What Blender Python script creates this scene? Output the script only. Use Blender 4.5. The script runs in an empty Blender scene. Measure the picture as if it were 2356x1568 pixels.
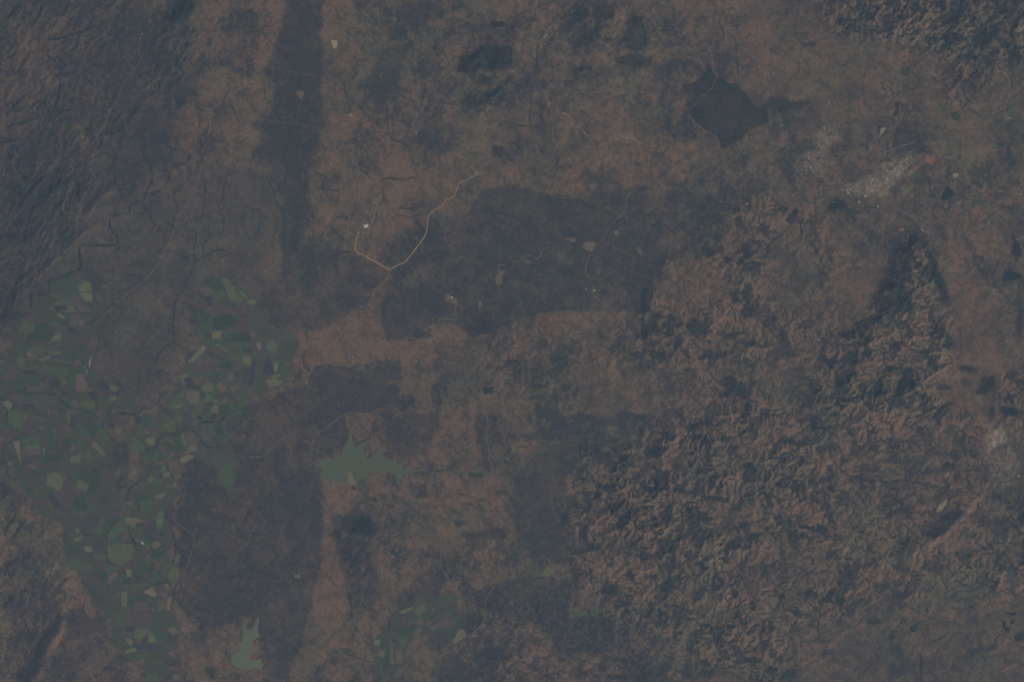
# Savanna, cane estates, reservoirs and mountains seen from orbit.  1 unit = 1 km.
import bpy, math, random
import numpy as np

scene = bpy.context.scene
scene.unit_settings.system = 'METRIC'
scene.unit_settings.scale_length = 1000.0
S = 108.0 / 2356.0                       # km per map step
ALT = 410.0

# ---------------------------------------------------------------- camera
cam_d = bpy.data.cameras.new('camera')
cam = bpy.data.objects.new('camera', cam_d)
scene.collection.objects.link(cam)
cam.location = (0, 0, ALT)
cam.rotation_euler = (0, 0, 0)
cam_d.sensor_width = 36.0
cam_d.lens = 36.0 * ALT / 108.0
cam_d.clip_start = 1.0
cam_d.clip_end = 3000.0
scene.camera = cam

# ---------------------------------------------------------------- light
SUN_EL = math.radians(30.0)
SUN_AZ = math.radians(128.0)             # clockwise from +Y
world = bpy.data.worlds.new('World')
scene.world = world
world.use_nodes = True
wn = world.node_tree
wn.nodes.clear()
sky = wn.nodes.new('ShaderNodeTexSky')
sky.sky_type = 'NISHITA'
sky.sun_disc = False
sky.sun_elevation = SUN_EL
sky.sun_rotation = SUN_AZ
sky.air_density = 1.0
sky.dust_density = 1.0
bg = wn.nodes.new('ShaderNodeBackground')
bg.inputs['Strength'].default_value = 0.06
wo = wn.nodes.new('ShaderNodeOutputWorld')
wn.links.new(sky.outputs[0], bg.inputs['Color'])
wn.links.new(bg.outputs[0], wo.inputs['Surface'])

sun_d = bpy.data.lights.new('sun', 'SUN')
sun_d.energy = 4.0
sun_d.angle = math.radians(0.53)
sun_d.color = (1.0, 0.93, 0.84)
sun = bpy.data.objects.new('sun', sun_d)
scene.collection.objects.link(sun)
from mathutils import Vector
sdir = Vector((math.sin(SUN_AZ) * math.cos(SUN_EL), math.cos(SUN_AZ) * math.cos(SUN_EL), math.sin(SUN_EL)))
sun.rotation_euler = sdir.to_track_quat('Z', 'Y').to_euler()
sun.location = sdir * 300

scene.view_settings.view_transform = 'Standard'
scene.view_settings.look = 'None'
scene.view_settings.gamma = 1.0
scene.view_settings.exposure = 0.03

# ---------------------------------------------------------------- helpers
rng = np.random.default_rng(7)
random.seed(11)
C = scene.collection
ROW = (0.0, 392.3, 784.6, 1175.7)


def T(r, c, *p):
    """outline traced on map sheet (row r, column c) -> map coordinates"""
    a = np.array(p, float).reshape(-1, 2) * 0.25022
    a[:, 0] += 589.0 * c
    a[:, 1] += ROW[r]
    return a


def P(*p):
    return np.array(p, float).reshape(-1, 2)


def wx(x):
    return (np.asarray(x) - 1178.0) * S


def wy(y):
    return -(np.asarray(y) - 784.0) * S


def vnoise(x, y, seed):
    r = np.random.default_rng(seed).random((256, 256)).astype(np.float32)
    xi = np.floor(x).astype(np.int32); yi = np.floor(y).astype(np.int32)
    fx = (x - xi).astype(np.float32); fy = (y - yi).astype(np.float32)
    fx = fx * fx * fx * (fx * (fx * 6 - 15) + 10); fy = fy * fy * fy * (fy * (fy * 6 - 15) + 10)
    x0 = xi & 255; x1 = (xi + 1) & 255; y0 = yi & 255; y1 = (yi + 1) & 255
    a = r[y0, x0]; b = r[y0, x1]; c = r[y1, x0]; d = r[y1, x1]
    return (a + (b - a) * fx) * (1 - fy) + (c + (d - c) * fx) * fy


def fbm(x, y, scale, octv, seed, gain=0.5):
    t = 0.0; amp = 1.0; tot = 0.0; f = 1.0 / scale
    ca, sa = math.cos(0.6), math.sin(0.6)
    for i in range(octv):
        t = t + amp * vnoise(x * f + 17.3 * i, y * f + 9.1 * i, seed + i)
        tot += amp; amp *= gain; f *= 2.03
        x, y = x * ca - y * sa, x * sa + y * ca
    return t / tot


def smooth(a, lo, hi):
    t = np.clip((a - lo) / (hi - lo), 0, 1)
    return t * t * (3 - 2 * t)


def pip(px, py, poly):
    ins = np.zeros(px.shape, bool)
    n = len(poly)
    for i in range(n):
        x0, y0 = poly[i]; x1, y1 = poly[(i + 1) % n]
        if y0 == y1:
            continue
        cond = (y0 > py) != (y1 > py)
        ins ^= cond & (px < (x1 - x0) * (py - y0) / (y1 - y0) + x0)
    return ins


def blur(m, r):
    r = int(r)
    if r < 1:
        return m
    for ax in (0, 1):
        for _ in range(2):
            pad = [(0, 0), (0, 0)]; pad[ax] = (r + 1, r)
            c = np.cumsum(np.pad(m, pad, mode='edge'), axis=ax, dtype=np.float64)
            if ax == 0:
                m = ((c[2 * r + 1:] - c[:-2 * r - 1]) / (2 * r + 1)).astype(np.float32)
            else:
                m = ((c[:, 2 * r + 1:] - c[:, :-2 * r - 1]) / (2 * r + 1)).astype(np.float32)
    return m


# ---------------------------------------------------------------- map raster = terrain grid
X0, X1, Y0, Y1 = -140.0, 2496.0, -140.0, 1708.0
NX, NY = 1161, 815
gx = np.linspace(X0, X1, NX).astype(np.float32)
gy = np.linspace(Y0, Y1, NY).astype(np.float32)
STEP = float(gx[1] - gx[0])
GX, GY = np.meshgrid(gx, gy)
WXn = (fbm(GX, GY, 40, 4, 101) - 0.5)
WYn = (fbm(GX, GY, 40, 4, 151) - 0.5)
fineX = (fbm(GX, GY, 9, 2, 171) - 0.5)
fineY = (fbm(GX, GY, 9, 2, 181) - 0.5)


def mask(poly, feather=6.0, warp=14.0, fine=4.0):
    pad = feather * 2 + warp + 8
    i0 = max(0, int((poly[:, 0].min() - pad - X0) / STEP)); i1 = min(NX, int((poly[:, 0].max() + pad - X0) / STEP) + 2)
    j0 = max(0, int((poly[:, 1].min() - pad - Y0) / STEP)); j1 = min(NY, int((poly[:, 1].max() + pad - Y0) / STEP) + 2)
    sl = (slice(j0, j1), slice(i0, i1))
    m = pip(GX[sl] + WXn[sl] * warp + fineX[sl] * fine, GY[sl] + WYn[sl] * warp + fineY[sl] * fine, poly)
    return sl, blur(m.astype(np.float32), feather / STEP / 1.6)


exec_order = []
# ---------------------------------------------------------------- traced outlines: water and farmland
BIG_LAKE = T(2, 1, 862,815, 880,840, 885,900, 905,975, 925,975, 950,935, 1010,925, 1035,890, 1030,930, 1000,975, 990,1010, 1000,1050, 1025,1080, 1060,1065, 1090,1020, 1130,1010, 1195,970, 1200,995, 1165,1040, 1170,1075, 1210,1075, 1240,1110, 1280,1085, 1285,1120, 1330,1125, 1395,1090, 1370,1120, 1340,1150, 1340,1190, 1450,1185, 1560,1170, 1560,1185, 1440,1200, 1390,1215, 1350,1220, 1330,1270, 1310,1310, 1295,1300, 1285,1220, 1240,1215, 1190,1185, 1160,1190, 1130,1205, 1030,1205, 1030,1255, 1000,1265, 960,1260, 930,1310, 915,1270, 905,1220, 880,1185, 850,1190, 830,1225, 825,1280, 760,1285, 700,1278, 650,1260, 610,1240, 600,1210, 590,1200, 640,1190, 620,1140, 570,1100, 585,1060, 590,1085, 650,1085, 690,1110, 715,1080, 725,1010, 735,1005, 745,1060, 760,1105, 795,1055, 805,1010, 830,990, 805,965, 830,930, 850,890, 850,850)
LOW_LAKE = T(3, 0, 2258,1015, 2268,1085, 2300,1095, 2325,1065, 2360,975, 2390,990, 2370,1060, 2380,1130, 2392,1155, 2345,1168, 2322,1200, 2325,1255, 2360,1290, 2305,1312, 2290,1342, 2325,1368, 2420,1355, 2405,1390, 2425,1420, 2395,1450, 2340,1440, 2290,1460, 2250,1440, 2230,1455, 2170,1430, 2130,1400, 2122,1312, 2150,1310, 2200,1285, 2205,1240, 2190,1205, 2220,1200, 2230,1160, 2245,1110, 2222,1075, 2240,1050)
SMALL_LAKE = T(3, 3, 2210,540, 2245,520, 2255,560, 2245,590, 2280,630, 2290,665, 2265,670, 2240,620, 2215,600)

FARM_WEST = P(-140,950, 0,860, 45,740, 75,690, 115,655, 180,628, 212,650, 214,700, 228,770, 222,815, 224,850, 232,880, 270,905, 265,960, 240,1000, 262,1040, 255,1075, 285,1140, 300,1120, 340,1075, 380,1070, 405,1100, 400,1150, 385,1180, 405,1260, 415,1300, 400,1350, 402,1400, 420,1450, 400,1500, 380,1568, 330,1568, 340,1500, 290,1510, 270,1490, 250,1420, 205,1390, 190,1320, 150,1290, 145,1200, 100,1190, 40,1110, 0,1060, -140,1040)
FARM_EAST = P(470,640, 510,632, 545,650, 590,690, 605,720, 640,745, 680,770, 690,790, 672,830, 668,870, 640,890, 600,905, 590,940, 540,960, 530,1020, 560,1075, 520,1130, 500,1080, 450,1060, 440,1030, 400,1060, 370,1060, 330,1080, 300,1000, 330,960, 380,945, 400,900, 420,850, 440,800, 440,740, 465,690)
FARM_SOUTH = T(3, 1, 1090,1170, 1220,1050, 1240,960, 1330,910, 1540,845, 1690,780, 1790,740, 1850,790, 1850,900, 1900,1050, 1945,1140, 1810,1230, 1750,1150, 1680,1040, 1480,990, 1470,1100, 1380,1270, 1350,1400, 1310,1460, 1180,1530, 1130,1520, 1090,1350, 1075,1240)
FLAT = [(FARM_WEST, 30), (FARM_EAST, 26), (FARM_SOUTH, 14), (BIG_LAKE, 10), (LOW_LAKE, 10), (SMALL_LAKE, 10)]

# ---------------------------------------------------------------- relief
AE = np.full(GX.shape, 0.012, np.float32)      # dissected hills (km)


def setmap(M, poly, val, feather, warp=30.0, mode='mix'):
    sl, m = mask(poly, feather, warp)
    if mode == 'mix':
        M[sl] += (val - M[sl]) * m
    elif mode == 'add':
        M[sl] += val * m
    else:
        M[sl] = np.maximum(M[sl], val * m)


RUGGED = P(1480,700, 1510,610, 1580,575, 1640,500, 1740,455, 1820,490, 1900,560, 1960,640, 2000,690, 2060,610, 2095,545, 2120,520, 2150,550, 2190,700, 2240,800, 2300,860, 2500,840, 2500,1710, 1640,1710, 1600,1500, 1480,1420, 1350,1330, 1300,1190, 1290,1100, 1340,1010, 1540,960, 1530,880, 1490,800)
setmap(AE, P(1080,730, 1480,715, 1540,900, 1540,960, 1290,960, 1100,900), 0.085, 60, 80)
setmap(AE, P(1480,300, 2496,-140, 2496,560, 1900,560, 1600,560, 1500,430), 0.045, 60)
setmap(AE, P(1240,-140, 1480,-140, 1480,420, 1240,420), 0.05, 60)
setmap(AE, RUGGED, 0.20, 60, 60)
setmap(AE, P(1660,480, 1900,600, 1960,720, 1900,900, 1600,880, 1500,720, 1560,620), 0.12, 34)
setmap(AE, P(1560,600, 1650,590, 1690,660, 1620,720, 1530,720, 1510,660), 0.06, 14)
setmap(AE, P(1920,600, 1985,560, 2060,560, 2010,700, 1960,760, 1900,760), 0.06, 20)
setmap(AE, P(1320,1040, 1560,990, 1900,1010, 1900,1290, 1500,1330, 1330,1180), 0.27, 60, 60)
AE *= 0.60 + 0.85 * smooth(fbm(GX, GY, 130, 4, 291), 0.3, 0.7)   # calm basins among the steep country
setmap(AE, P(2060,600, 2110,535, 2160,600, 2200,730, 2260,850, 2220,1000, 1900,1010, 1880,930, 1960,800, 2030,700), 0.30, 22, 50)
setmap(AE, P(2160,560, 2230,560, 2300,800, 2300,860, 2260,1040, 2240,1100, 2160,900, 2200,780), 0.05, 18)
setmap(AE, P(1960,980, 2300,940, 2380,1300, 2100,1330, 1900,1200), 0.14, 40)
setmap(AE, P(2290,960, 2380,940, 2380,1150, 2290,1130, 2260,1030), 0.09, 20)
setmap(AE, P(1900,1380, 2496,1340, 2496,1710, 1860,1710, 1800,1560), 0.07, 60)
setmap(AE, P(1840,-140, 2496,-140, 2496,140, 2280,150, 2230,240, 2180,250, 2190,120, 2020,100, 1900,60), 0.22, 40)
setmap(AE, P(1050,130, 1120,85, 1190,110, 1195,220, 1120,270, 1060,235), 0.13, 34, 50)
setmap(AE, P(1180,30, 1330,0, 1480,0, 1500,120, 1400,130, 1330,110, 1250,100, 1160,110), 0.11, 44, 50)
setmap(AE, P(1750,1180, 1960,1180, 1960,1400, 1800,1420, 1720,1320), 0.17, 30)
setmap(AE, P(760,1190, 850,1180, 860,1300, 820,1400, 790,1350, 760,1260), 0.10, 24, 40)
setmap(AE, P(1040,1260, 1120,1200, 1200,1200, 1200,1300, 1060,1320), 0.09, 34, 40)
setmap(AE, P(1100,1360, 1320,1340, 1420,1400, 1600,1520, 1600,1710, 1200,1710, 1060,1500), 0.11, 50, 60)
setmap(AE, P(1300,1180, 1560,1290, 1700,1390, 1640,1500, 1420,1420, 1320,1330), 0.20, 26)

AL = np.zeros(GX.shape, np.float32)            # long parallel ridges
setmap(AL, P(-140,-140, 330,-140, 310,60, 270,220, 290,330, 220,440, 180,540, 110,620, 60,700, -140,800), 0.11, 24)
setmap(AL, P(340,-140, 470,-140, 440,130, 400,270, 330,240, 340,60), 0.14, 20)
setmap(AL, P(-140,1130, 60,1130, 120,1210, 160,1300, 150,1400, 120,1500, 80,1568, 80,1710, -140,1710), 0.09, 22)
setmap(AL, P(60,380, 180,390, 220,450, 160,540, 60,560, 0,480), 0.17, 20)

# dissected hills: stretched fbm then slope-aligned gullies
th = math.radians(-32)
stretch = smooth(GX, 1500, 2100)


def basefield(x, y):
    u = x * math.cos(th) + y * math.sin(th)
    v = -x * math.sin(th) + y * math.cos(th)
    k = smooth(x, 1600, 2000) * smooth(y, 600, 900)
    out = 0
    for st, wgt in ((1.0, 1 - k), (1.45, k)):
        a = fbm(u / st, v, 70, 5, 301, 0.55)
        rdg = 1 - np.abs(2 * fbm(u / st + 30, v, 44, 4, 331, 0.55) - 1) * 1.8
        out = out + wgt * (0.5 * a + 0.5 * rdg)
    return out


n0 = basefield(GX + WXn * 14, GY + WYn * 14)
gy_, gx_ = np.gradient(n0, STEP)
gm = np.sqrt(gx_ ** 2 + gy_ ** 2) + 0.0016
dirx = -gy_ / gm
diry = gx_ / gm
hx = np.zeros_like(n0); er = np.zeros_like(n0)
hdx = np.zeros_like(n0); hdy = np.zeros_like(n0)
amp = 0.5; freq = 1 / 26.0
hr = np.random.default_rng(5).random((2, 256, 256)).astype(np.float32)
for octv in range(4):
    px = GX * freq; py = GY * freq
    ix = np.floor(px).astype(np.int32); iy = np.floor(py).astype(np.int32)
    fxx = px - ix; fyy = py - iy
    dx = dirx + hdy * -0.55; dy = diry + hdx * 0.55
    va = np.zeros_like(n0); vx = np.zeros_like(n0); vy = np.zeros_like(n0); wt = np.zeros_like(n0)
    for i in range(-1, 3):
        for j in range(-1, 3):
            hxx = hr[0, (iy + j + 31 * octv) & 255, (ix + i) & 255]; hyy = hr[1, (iy + j + 31 * octv) & 255, (ix + i) & 255]
            qx = fxx - i - (hxx - 0.5) * 0.7 - 0.0; qy = fyy - j - (hyy - 0.5) * 0.7
            w = np.exp(-(qx * qx + qy * qy) * 2.0)
            ph = (qx * dx + qy * dy) * 6.2832
            sn = np.sin(ph)
            va += np.cos(ph) * w; vx -= sn * dx * w; vy -= sn * dy * w; wt += w
    er += amp * va / wt; hdx += amp * vx / wt; hdy += amp * vy / wt
    amp *= 0.5; freq *= 2.0
eros = er * 0.5
E = (n0 - 0.5) * 1.7 + eros * 1.15

# long parallel ridges, running from upper right to lower left
lt = math.radians(118)


def linear(x, y):
    u = x * math.cos(lt) + y * math.sin(lt)
    v = -x * math.sin(lt) + y * math.cos(lt)
    a = 1 - np.abs(2 * fbm(u / 3.0, v, 15, 3, 401, 0.5) - 1) * 1.5
    b = fbm(u / 1.8, v, 30, 5, 421, 0.55)
    return 0.6 * a + 0.8 * b - 0.7


L = linear(GX + WXn * 22, GY + WYn * 22)


# rivers cut the land: priority-flood drainage and implicit stream-power erosion
import heapq


def drain(h):
    """flow tree over the whole raster: visiting order from the rim inwards and each cell's receiver"""
    ny, nx = h.shape
    hh = h.reshape(-1).tolist(); n = ny * nx
    par = [-1] * n; seen = bytearray(n); heap = []
    for i in range(nx):
        for k in (i, (ny - 1) * nx + i):
            if not seen[k]:
                seen[k] = 1; heap.append((hh[k], k))
    for j in range(ny):
        for k in (j * nx, j * nx + nx - 1):
            if not seen[k]:
                seen[k] = 1; heap.append((hh[k], k))
    heapq.heapify(heap)
    order = []; fill = [0.0] * n; push = heapq.heappush; pop = heapq.heappop; app = order.append
    nb = (-1, 1, -nx, nx, -nx - 1, -nx + 1, nx - 1, nx + 1)
    lastx = nx - 1
    while heap:
        z, k = pop(heap); app(k); fill[k] = z
        x = k % nx
        if x == 0 or x == lastx or k < nx or k >= n - nx:
            for d in nb:
                q = k + d
                if q < 0 or q >= n or abs(q % nx - x) > 1 or seen[q]:
                    continue
                seen[q] = 1; par[q] = k; v = hh[q]
                push(heap, (v if v > z else z + 1e-7, q))
            continue
        for d in nb:
            q = k + d
            if not seen[q]:
                seen[q] = 1; par[q] = k; v = hh[q]
                push(heap, (v if v > z else z + 1e-7, q))
    # steepest neighbour, with a little chance, instead of the first one flooded
    f_ = np.array(fill).reshape(ny, nx); idx = np.arange(n).reshape(ny, nx)
    best = np.full((ny, nx), 0.0); rec = np.array(par).reshape(ny, nx).copy()
    for dj in (-1, 0, 1):
        for di in (-1, 0, 1):
            if dj == 0 and di == 0:
                continue
            a_ = (slice(1, -1), slice(1, -1)); q_ = (slice(1 + dj, ny - 1 + dj), slice(1 + di, nx - 1 + di))
            sl_ = (f_[a_] - f_[q_]) / math.hypot(dj, di) * (0.6 + 0.8 * rng.random((ny - 2, nx - 2)))
            m = sl_ > best[a_]
            best[a_] = np.where(m, sl_, best[a_]); rec[a_] = np.where(m, idx[q_], rec[a_])
    return order, rec.reshape(-1).tolist()


def accumulate(order, par):
    acc = [1.0] * len(order)
    for k in reversed(order):
        p_ = par[k]
        if p_ >= 0:
            acc[p_] += acc[k]
    return acc


def erode(h, U, cell, iters, kd=0.12, m_=0.42, dt=1.0):
    """U = slope wanted on single-cell hillsides (uplift over erodibility)"""
    ny, nx = h.shape
    Uf = (U * dt).reshape(-1).astype(float)
    for it in range(iters):
        order, par = drain(h + 0.006 * rng.random(h.shape))
        acc = accumulate(order, par)
        F = (dt / cell) * np.power(np.array(acc), m_)
        par_a = np.array(par); pi = np.where(par_a < 0, np.arange(len(par_a)), par_a)
        diag = (np.abs(pi % nx - np.arange(len(pi)) % nx) + np.abs(pi // nx - np.arange(len(pi)) // nx)) == 2
        F = (F / np.where(diag, 1.414, 1.0)).tolist()
        b_ = (h.reshape(-1) + Uf).tolist()
        for k in order:
            p_ = par[k]
            if p_ < 0:
                b_[k] = 0.0
            else:
                f_ = F[k]; v = (b_[k] + f_ * b_[p_]) / (1.0 + f_)
                b_[k] = v
        h = np.array(b_).reshape(ny, nx)
        lap = (np.roll(h, 1, 0) + np.roll(h, -1, 0) + np.roll(h, 1, 1) + np.roll(h, -1, 1) - 4 * h)
        lap[0] = lap[-1] = 0; lap[:, 0] = lap[:, -1] = 0
        h = h + kd * lap
    return h, np.array(acc).reshape(ny, nx)


def grow(a, ny, nx):
    """bilinear resize"""
    j = np.linspace(0, a.shape[0] - 1.001, ny); i = np.linspace(0, a.shape[1] - 1.001, nx)
    j0 = j.astype(int); i0 = i.astype(int); v = (j - j0)[:, None]; u = (i - i0)[None]
    return a[j0][:, i0] * (1 - v) * (1 - u) + a[j0 + 1][:, i0] * v * (1 - u) + a[j0][:, i0 + 1] * (1 - v) * u + a[j0 + 1][:, i0 + 1] * v * u


KM = STEP * S
up = np.clip(AE * (0.35 + 1.3 * n0) * 1.4, 0.004, 1.0) + np.clip(AL, 0, 1) * np.clip(L + 0.2, 0.0, 1.2) * 3.6
h0 = 0.25 * AE * n0 + 0.5 * AL * L + 0.10 * fbm(GX, GY, 110, 6, 471, 0.6) + 0.5 * AE * (fbm(GX, GY, 18, 3, 491, 0.8) - 0.5) + 0.02 * smooth(GX, 0, 2300)
hh_, acc_h = erode(h0[::2, ::2].astype(float), up[::2, ::2], KM * 2, 3, 0.0, 0.5)
Zc = grow(hh_, NY, NX)
# finer second pass over the mountain country
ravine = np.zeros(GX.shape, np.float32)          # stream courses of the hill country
def fine_pass(x0, x1, y0, y1, iters, edge):
    a0, a1 = int((x0 - X0) / STEP), min(NX, int((x1 - X0) / STEP)); b0, b1 = int((y0 - Y0) / STEP), min(NY, int((y1 - Y0) / STEP))
    w = (slice(b0, b1), slice(a0, a1))
    h_ = Zc[w] + 0.25 * (AE[w] + 0.6 * AL[w]) * (fbm(GX[w], GY[w], 7, 2, 481, 0.8) - 0.5)
    h_, ac = erode(h_, up[w], KM, iters, 0.015, 0.5, 1.0)
    wf = np.ones(h_.shape)
    for side, lo in ((GX[w] - x0, X0 - x0), (x1 - GX[w], x1 - X1), (GY[w] - y0, Y0 - y0), (y1 - GY[w], y1 - Y1)):
        if lo < -1:                                  # an inner border: blend into the coarse land
            wf = wf * smooth(side, 4, edge)
    shift = blur((Zc[w] - h_).astype(np.float32), 20)
    Zc[w] = Zc[w] * (1 - wf) + (h_ + shift) * wf
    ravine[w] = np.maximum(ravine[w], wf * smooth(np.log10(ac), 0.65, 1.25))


fine_pass(1000, X1, 360, Y1, 2, 60)
fine_pass(X0, 480, Y0, 840, 2, 50)
fine_pass(X0, 220, 1090, Y1, 2, 40)
fine_pass(1780, X1, Y0, 300, 1, 40)
Zc = Zc - blur(Zc.astype(np.float32), 60) * (1 - 0.5 * smooth(AE, 0.1, 0.3))
FLOW = grow(np.log10(acc_h), NY, NX)
streams = np.zeros(GX.shape, np.float32)
lf = np.log10(acc_h)
st_h = smooth(lf, 1.35, 2.05)
streams = grow(st_h, NY, NX).astype(np.float32)
detail = 0.25 * np.clip(1 - smooth(GX, 1200, 1300) * smooth(GY, 375, 430), 0, 1) + 0.06
Z = Zc + AE * E * detail + AL * L * 0.2
Z = Z + smooth(AE + AL, 0.03, 0.12) * 0.2 * (Z - blur(Z.astype(np.float32), 2))
Z += 0.02 * (fbm(GX, GY, 260, 3, 451) - 0.5) + 0.006 * (fbm(GX, GY, 14, 3, 461) - 0.5)


def ridge(poly, h, wl, wr):
    """asymmetric scarp along a traced crest: wl / wr half widths left / right of the walking direction"""
    best = np.full(GX.shape, 1e9, np.float32); side = np.zeros(GX.shape, np.float32)
    x0, x1 = poly[:, 0].min() - 90, poly[:, 0].max() + 90
    y0, y1 = poly[:, 1].min() - 90, poly[:, 1].max() + 90
    i0 = max(0, int((x0 - X0) / STEP)); i1 = min(NX, int((x1 - X0) / STEP)); j0 = max(0, int((y0 - Y0) / STEP)); j1 = min(NY, int((y1 - Y0) / STEP))
    sl = (slice(j0, j1), slice(i0, i1))
    qx = GX[sl] + WXn[sl] * 16 + fineX[sl] * 5; qy = GY[sl] + WYn[sl] * 16 + fineY[sl] * 5
    b = best[sl]; s = side[sl]; end = np.ones_like(b)
    n = len(poly) - 1
    for k in range(n):
        ax, ay = poly[k]; bx, by = poly[k + 1]
        ex, ey = bx - ax, by - ay
        t = np.clip(((qx - ax) * ex + (qy - ay) * ey) / (ex * ex + ey * ey), 0, 1)
        d = np.hypot(qx - ax - t * ex, qy - ay - t * ey)
        c = ex * (qy - ay) - ey * (qx - ax)
        m = d < b
        b[m] = d[m]; s[m] = np.sign(c)[m]
    w = np.where(s > 0, wr, wl)
    f = np.clip(1 - b / w, 0, 1)
    f = f * (0.72 + 0.28 * np.clip(eros[sl] * 2 + 0.5, 0, 1))
    Z[sl] += h * f ** 1.2


ridge(T(3, 0, 610,640, 600,800, 590,950, 540,1120, 470,1260, 420,1380, 340,1568), 0.13, 16, 34)
ridge(T(1, 0, 870,480, 760,560, 660,680, 560,790, 480,870, 360,960, 260,1060, 160,1200, 60,1340), 0.10, 34, 14)
ridge(T(1, 0, 880,90, 780,180, 690,300), 0.16, 34, 16)
ridge(T(1, 0, 1010,180, 900,290, 800,380), 0.12, 26, 12)
ridge(T(1, 0, 420,60, 330,150, 230,260, 160,350), 0.14, 26, 14)
ridge(T(1, 0, 620,100, 500,180, 390,290, 300,360), 0.14, 26, 14)
ridge(T(0, 0, 1700,60, 1600,180, 1530,330), 0.2, 34, 26)
ridge(T(0, 0, 1330,930, 1200,1080, 1150,1200, 1100,1400), 0.14, 26, 14)
ridge(T(0, 0, 1130,1060, 1040,1180, 960,1330), 0.14, 26, 14)
ridge(T(3, 3, 1240,420, 1420,330, 1600,190, 1720,80, 1800,0), 0.26, 50, 18)
ridge(T(1, 3, 1350,600, 1300,780, 1230,930, 1160,1080), 0.12, 36, 40)
ridge(T(1, 3, 1380,590, 1440,700, 1540,860, 1620,1010, 1700,1200), 0.10, 26, 40)
ridge(T(1, 3, 1160,1080, 1100,1200, 1020,1370, 900,1490), 0.10, 40, 36)
ridge(T(1, 2, 1900,1250, 1700,1440, 1560,1500), 0.10, 40, 30)
ridge(T(1, 2, 2354,820, 2200,830, 2050,830), 0.16, 20, 24)
ridge(T(2, 1, 2080,440, 2150,420, 2200,430), 0.14, 22, 16)
ridge(T(3, 1, 900,180, 960,150, 1040,170), 0.16, 20, 24)
ridge(T(3, 1, 1240,390, 1300,360, 1340,340), 0.12, 16, 14)
ridge(T(3, 1, 1800,470, 1900,390), 0.14, 22, 18)
ridge(T(0, 2, 80,290, 60,330), 0.1, 16, 16)
ridge(T(0, 2, 610,640, 720,640), 0.09, 16, 14)
for poly, f in FLAT:
    sl, m = mask(poly, f, 0.0, 0.0)
    m = np.clip(m * 1.6, 0, 1) if f > 12 else np.clip(m * 4.0, 0, 1)
    Z[sl] *= (1 - m)
    Z[sl] -= 0.006 * m
for (j, i) in ((0, 1),):
    pass
# blend to a calm plain outside the mapped area
edge = np.minimum(np.minimum(GX - X0, X1 - GX), np.minimum(GY - Y0, Y1 - GY))
Z *= smooth(edge, 0, 40)
Z = Z.astype(np.float32)


def zat(x, y):
    fi = np.clip((np.asarray(x, float) - X0) / STEP, 0, NX - 1.001); fj = np.clip((np.asarray(y, float) - Y0) / (gy[1] - gy[0]), 0, NY - 1.001)
    i = fi.astype(int); j = fj.astype(int); u = fi - i; v = fj - j
    return Z[j, i] * (1 - u) * (1 - v) + Z[j, i + 1] * u * (1 - v) + Z[j + 1, i] * (1 - u) * v + Z[j + 1, i + 1] * u * v
# ---------------------------------------------------------------- land cover
BUSH = np.array((0.045, 0.041, 0.037)); SOIL = np.array((0.138, 0.095, 0.058)); RED = np.array((0.158, 0.090, 0.055))
FOREST_SHADE = np.array((0.013, 0.022, 0.020)); DRY_HAZE = np.array((0.095, 0.085, 0.066))
bias = np.full(GX.shape, 0.54, np.float32)     # 0 = bush, 1 = bare dry soil
mott = np.full(GX.shape, 1.15, np.float32)
redd = np.full(GX.shape, 0.25, np.float32)
wood_shade = np.zeros(GX.shape, np.float32)          # closed forest and painted slope shade
cane = np.zeros(GX.shape, np.float32)          # grassy verges between the fields
city = np.zeros(GX.shape, np.float32)          # streets and yards
dry = np.zeros(GX.shape, np.float32)           # even grey-brown ground, with the left flats' haze tinted in


def bm(poly, b, feather=10, mo=None, rd=None, warp=22):
    sl, m = mask(poly, feather, warp, 8.0)
    bias[sl] += (b - bias[sl]) * m
    if mo is not None:
        mott[sl] += (min(1.2, mo * 0.95 + 0.24) - mott[sl]) * m
    if rd is not None:
        redd[sl] += (rd - redd[sl]) * m


def wd(poly, v=1.0, feather=5, warp=12):
    sl, m = mask(poly, feather, warp)
    wood_shade[sl] = np.maximum(wood_shade[sl], v * m)


def dr(poly, v=1.0, feather=10, warp=12):
    sl, m = mask(poly, feather, warp)
    dry[sl] += (v - dry[sl]) * m


# broad belts
bm(P(-140,-140, 470,-140, 430,300, 200,700, -140,900), 0.13, 40, 0.35, 0.25)
bm(P(0,60, 110,60, 130,200, 60,300, 0,320), 0.40, 30, 0.4, 0.5)
bm(P(200,480, 470,380, 640,400, 660,650, 610,700, 440,700, 400,900, 380,960, 260,960, 215,700, 180,600), 0.32, 50, 0.35, 0.3, 50)
dr(P(200,480, 470,380, 640,400, 660,650, 610,700, 440,700, 400,900, 380,960, 260,960, 215,700, 180,600), 0.35, 50, 40)  # haze over the left flats put into the ground colour
bm(P(440,-20, 640,-20, 620,340, 560,380, 460,330, 440,200), 0.62, 22, 0.9, 0.4)
bm(P(725,-20, 860,-20, 850,250, 900,330, 900,420, 830,600, 700,540, 720,300), 0.72, 18, 0.8, 0.35)
bm(P(860,-20, 1060,-20, 1050,300, 880,420, 850,250), 0.46, 26, 1.0)
bm(P(700,380, 1000,330, 1100,400, 980,540, 940,600, 820,600, 700,530), 0.72, 18, 0.8, 0.45)
bm(P(560,380, 640,390, 700,440, 690,650, 600,660, 590,520), 0.34, 18, 0.4)
bm(P(1100,250, 1560,250, 1560,420, 1440,440, 1260,440, 1110,430), 0.66, 20, 0.7, 0.4)
bm(P(1480,300, 1600,300, 1700,330, 1640,450, 1560,560, 1480,430), 0.6, 20, 0.7)
bm(P(1700,-20, 2000,-20, 2100,260, 1900,330, 1700,200), 0.66, 30, 0.5, 0.25)
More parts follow.
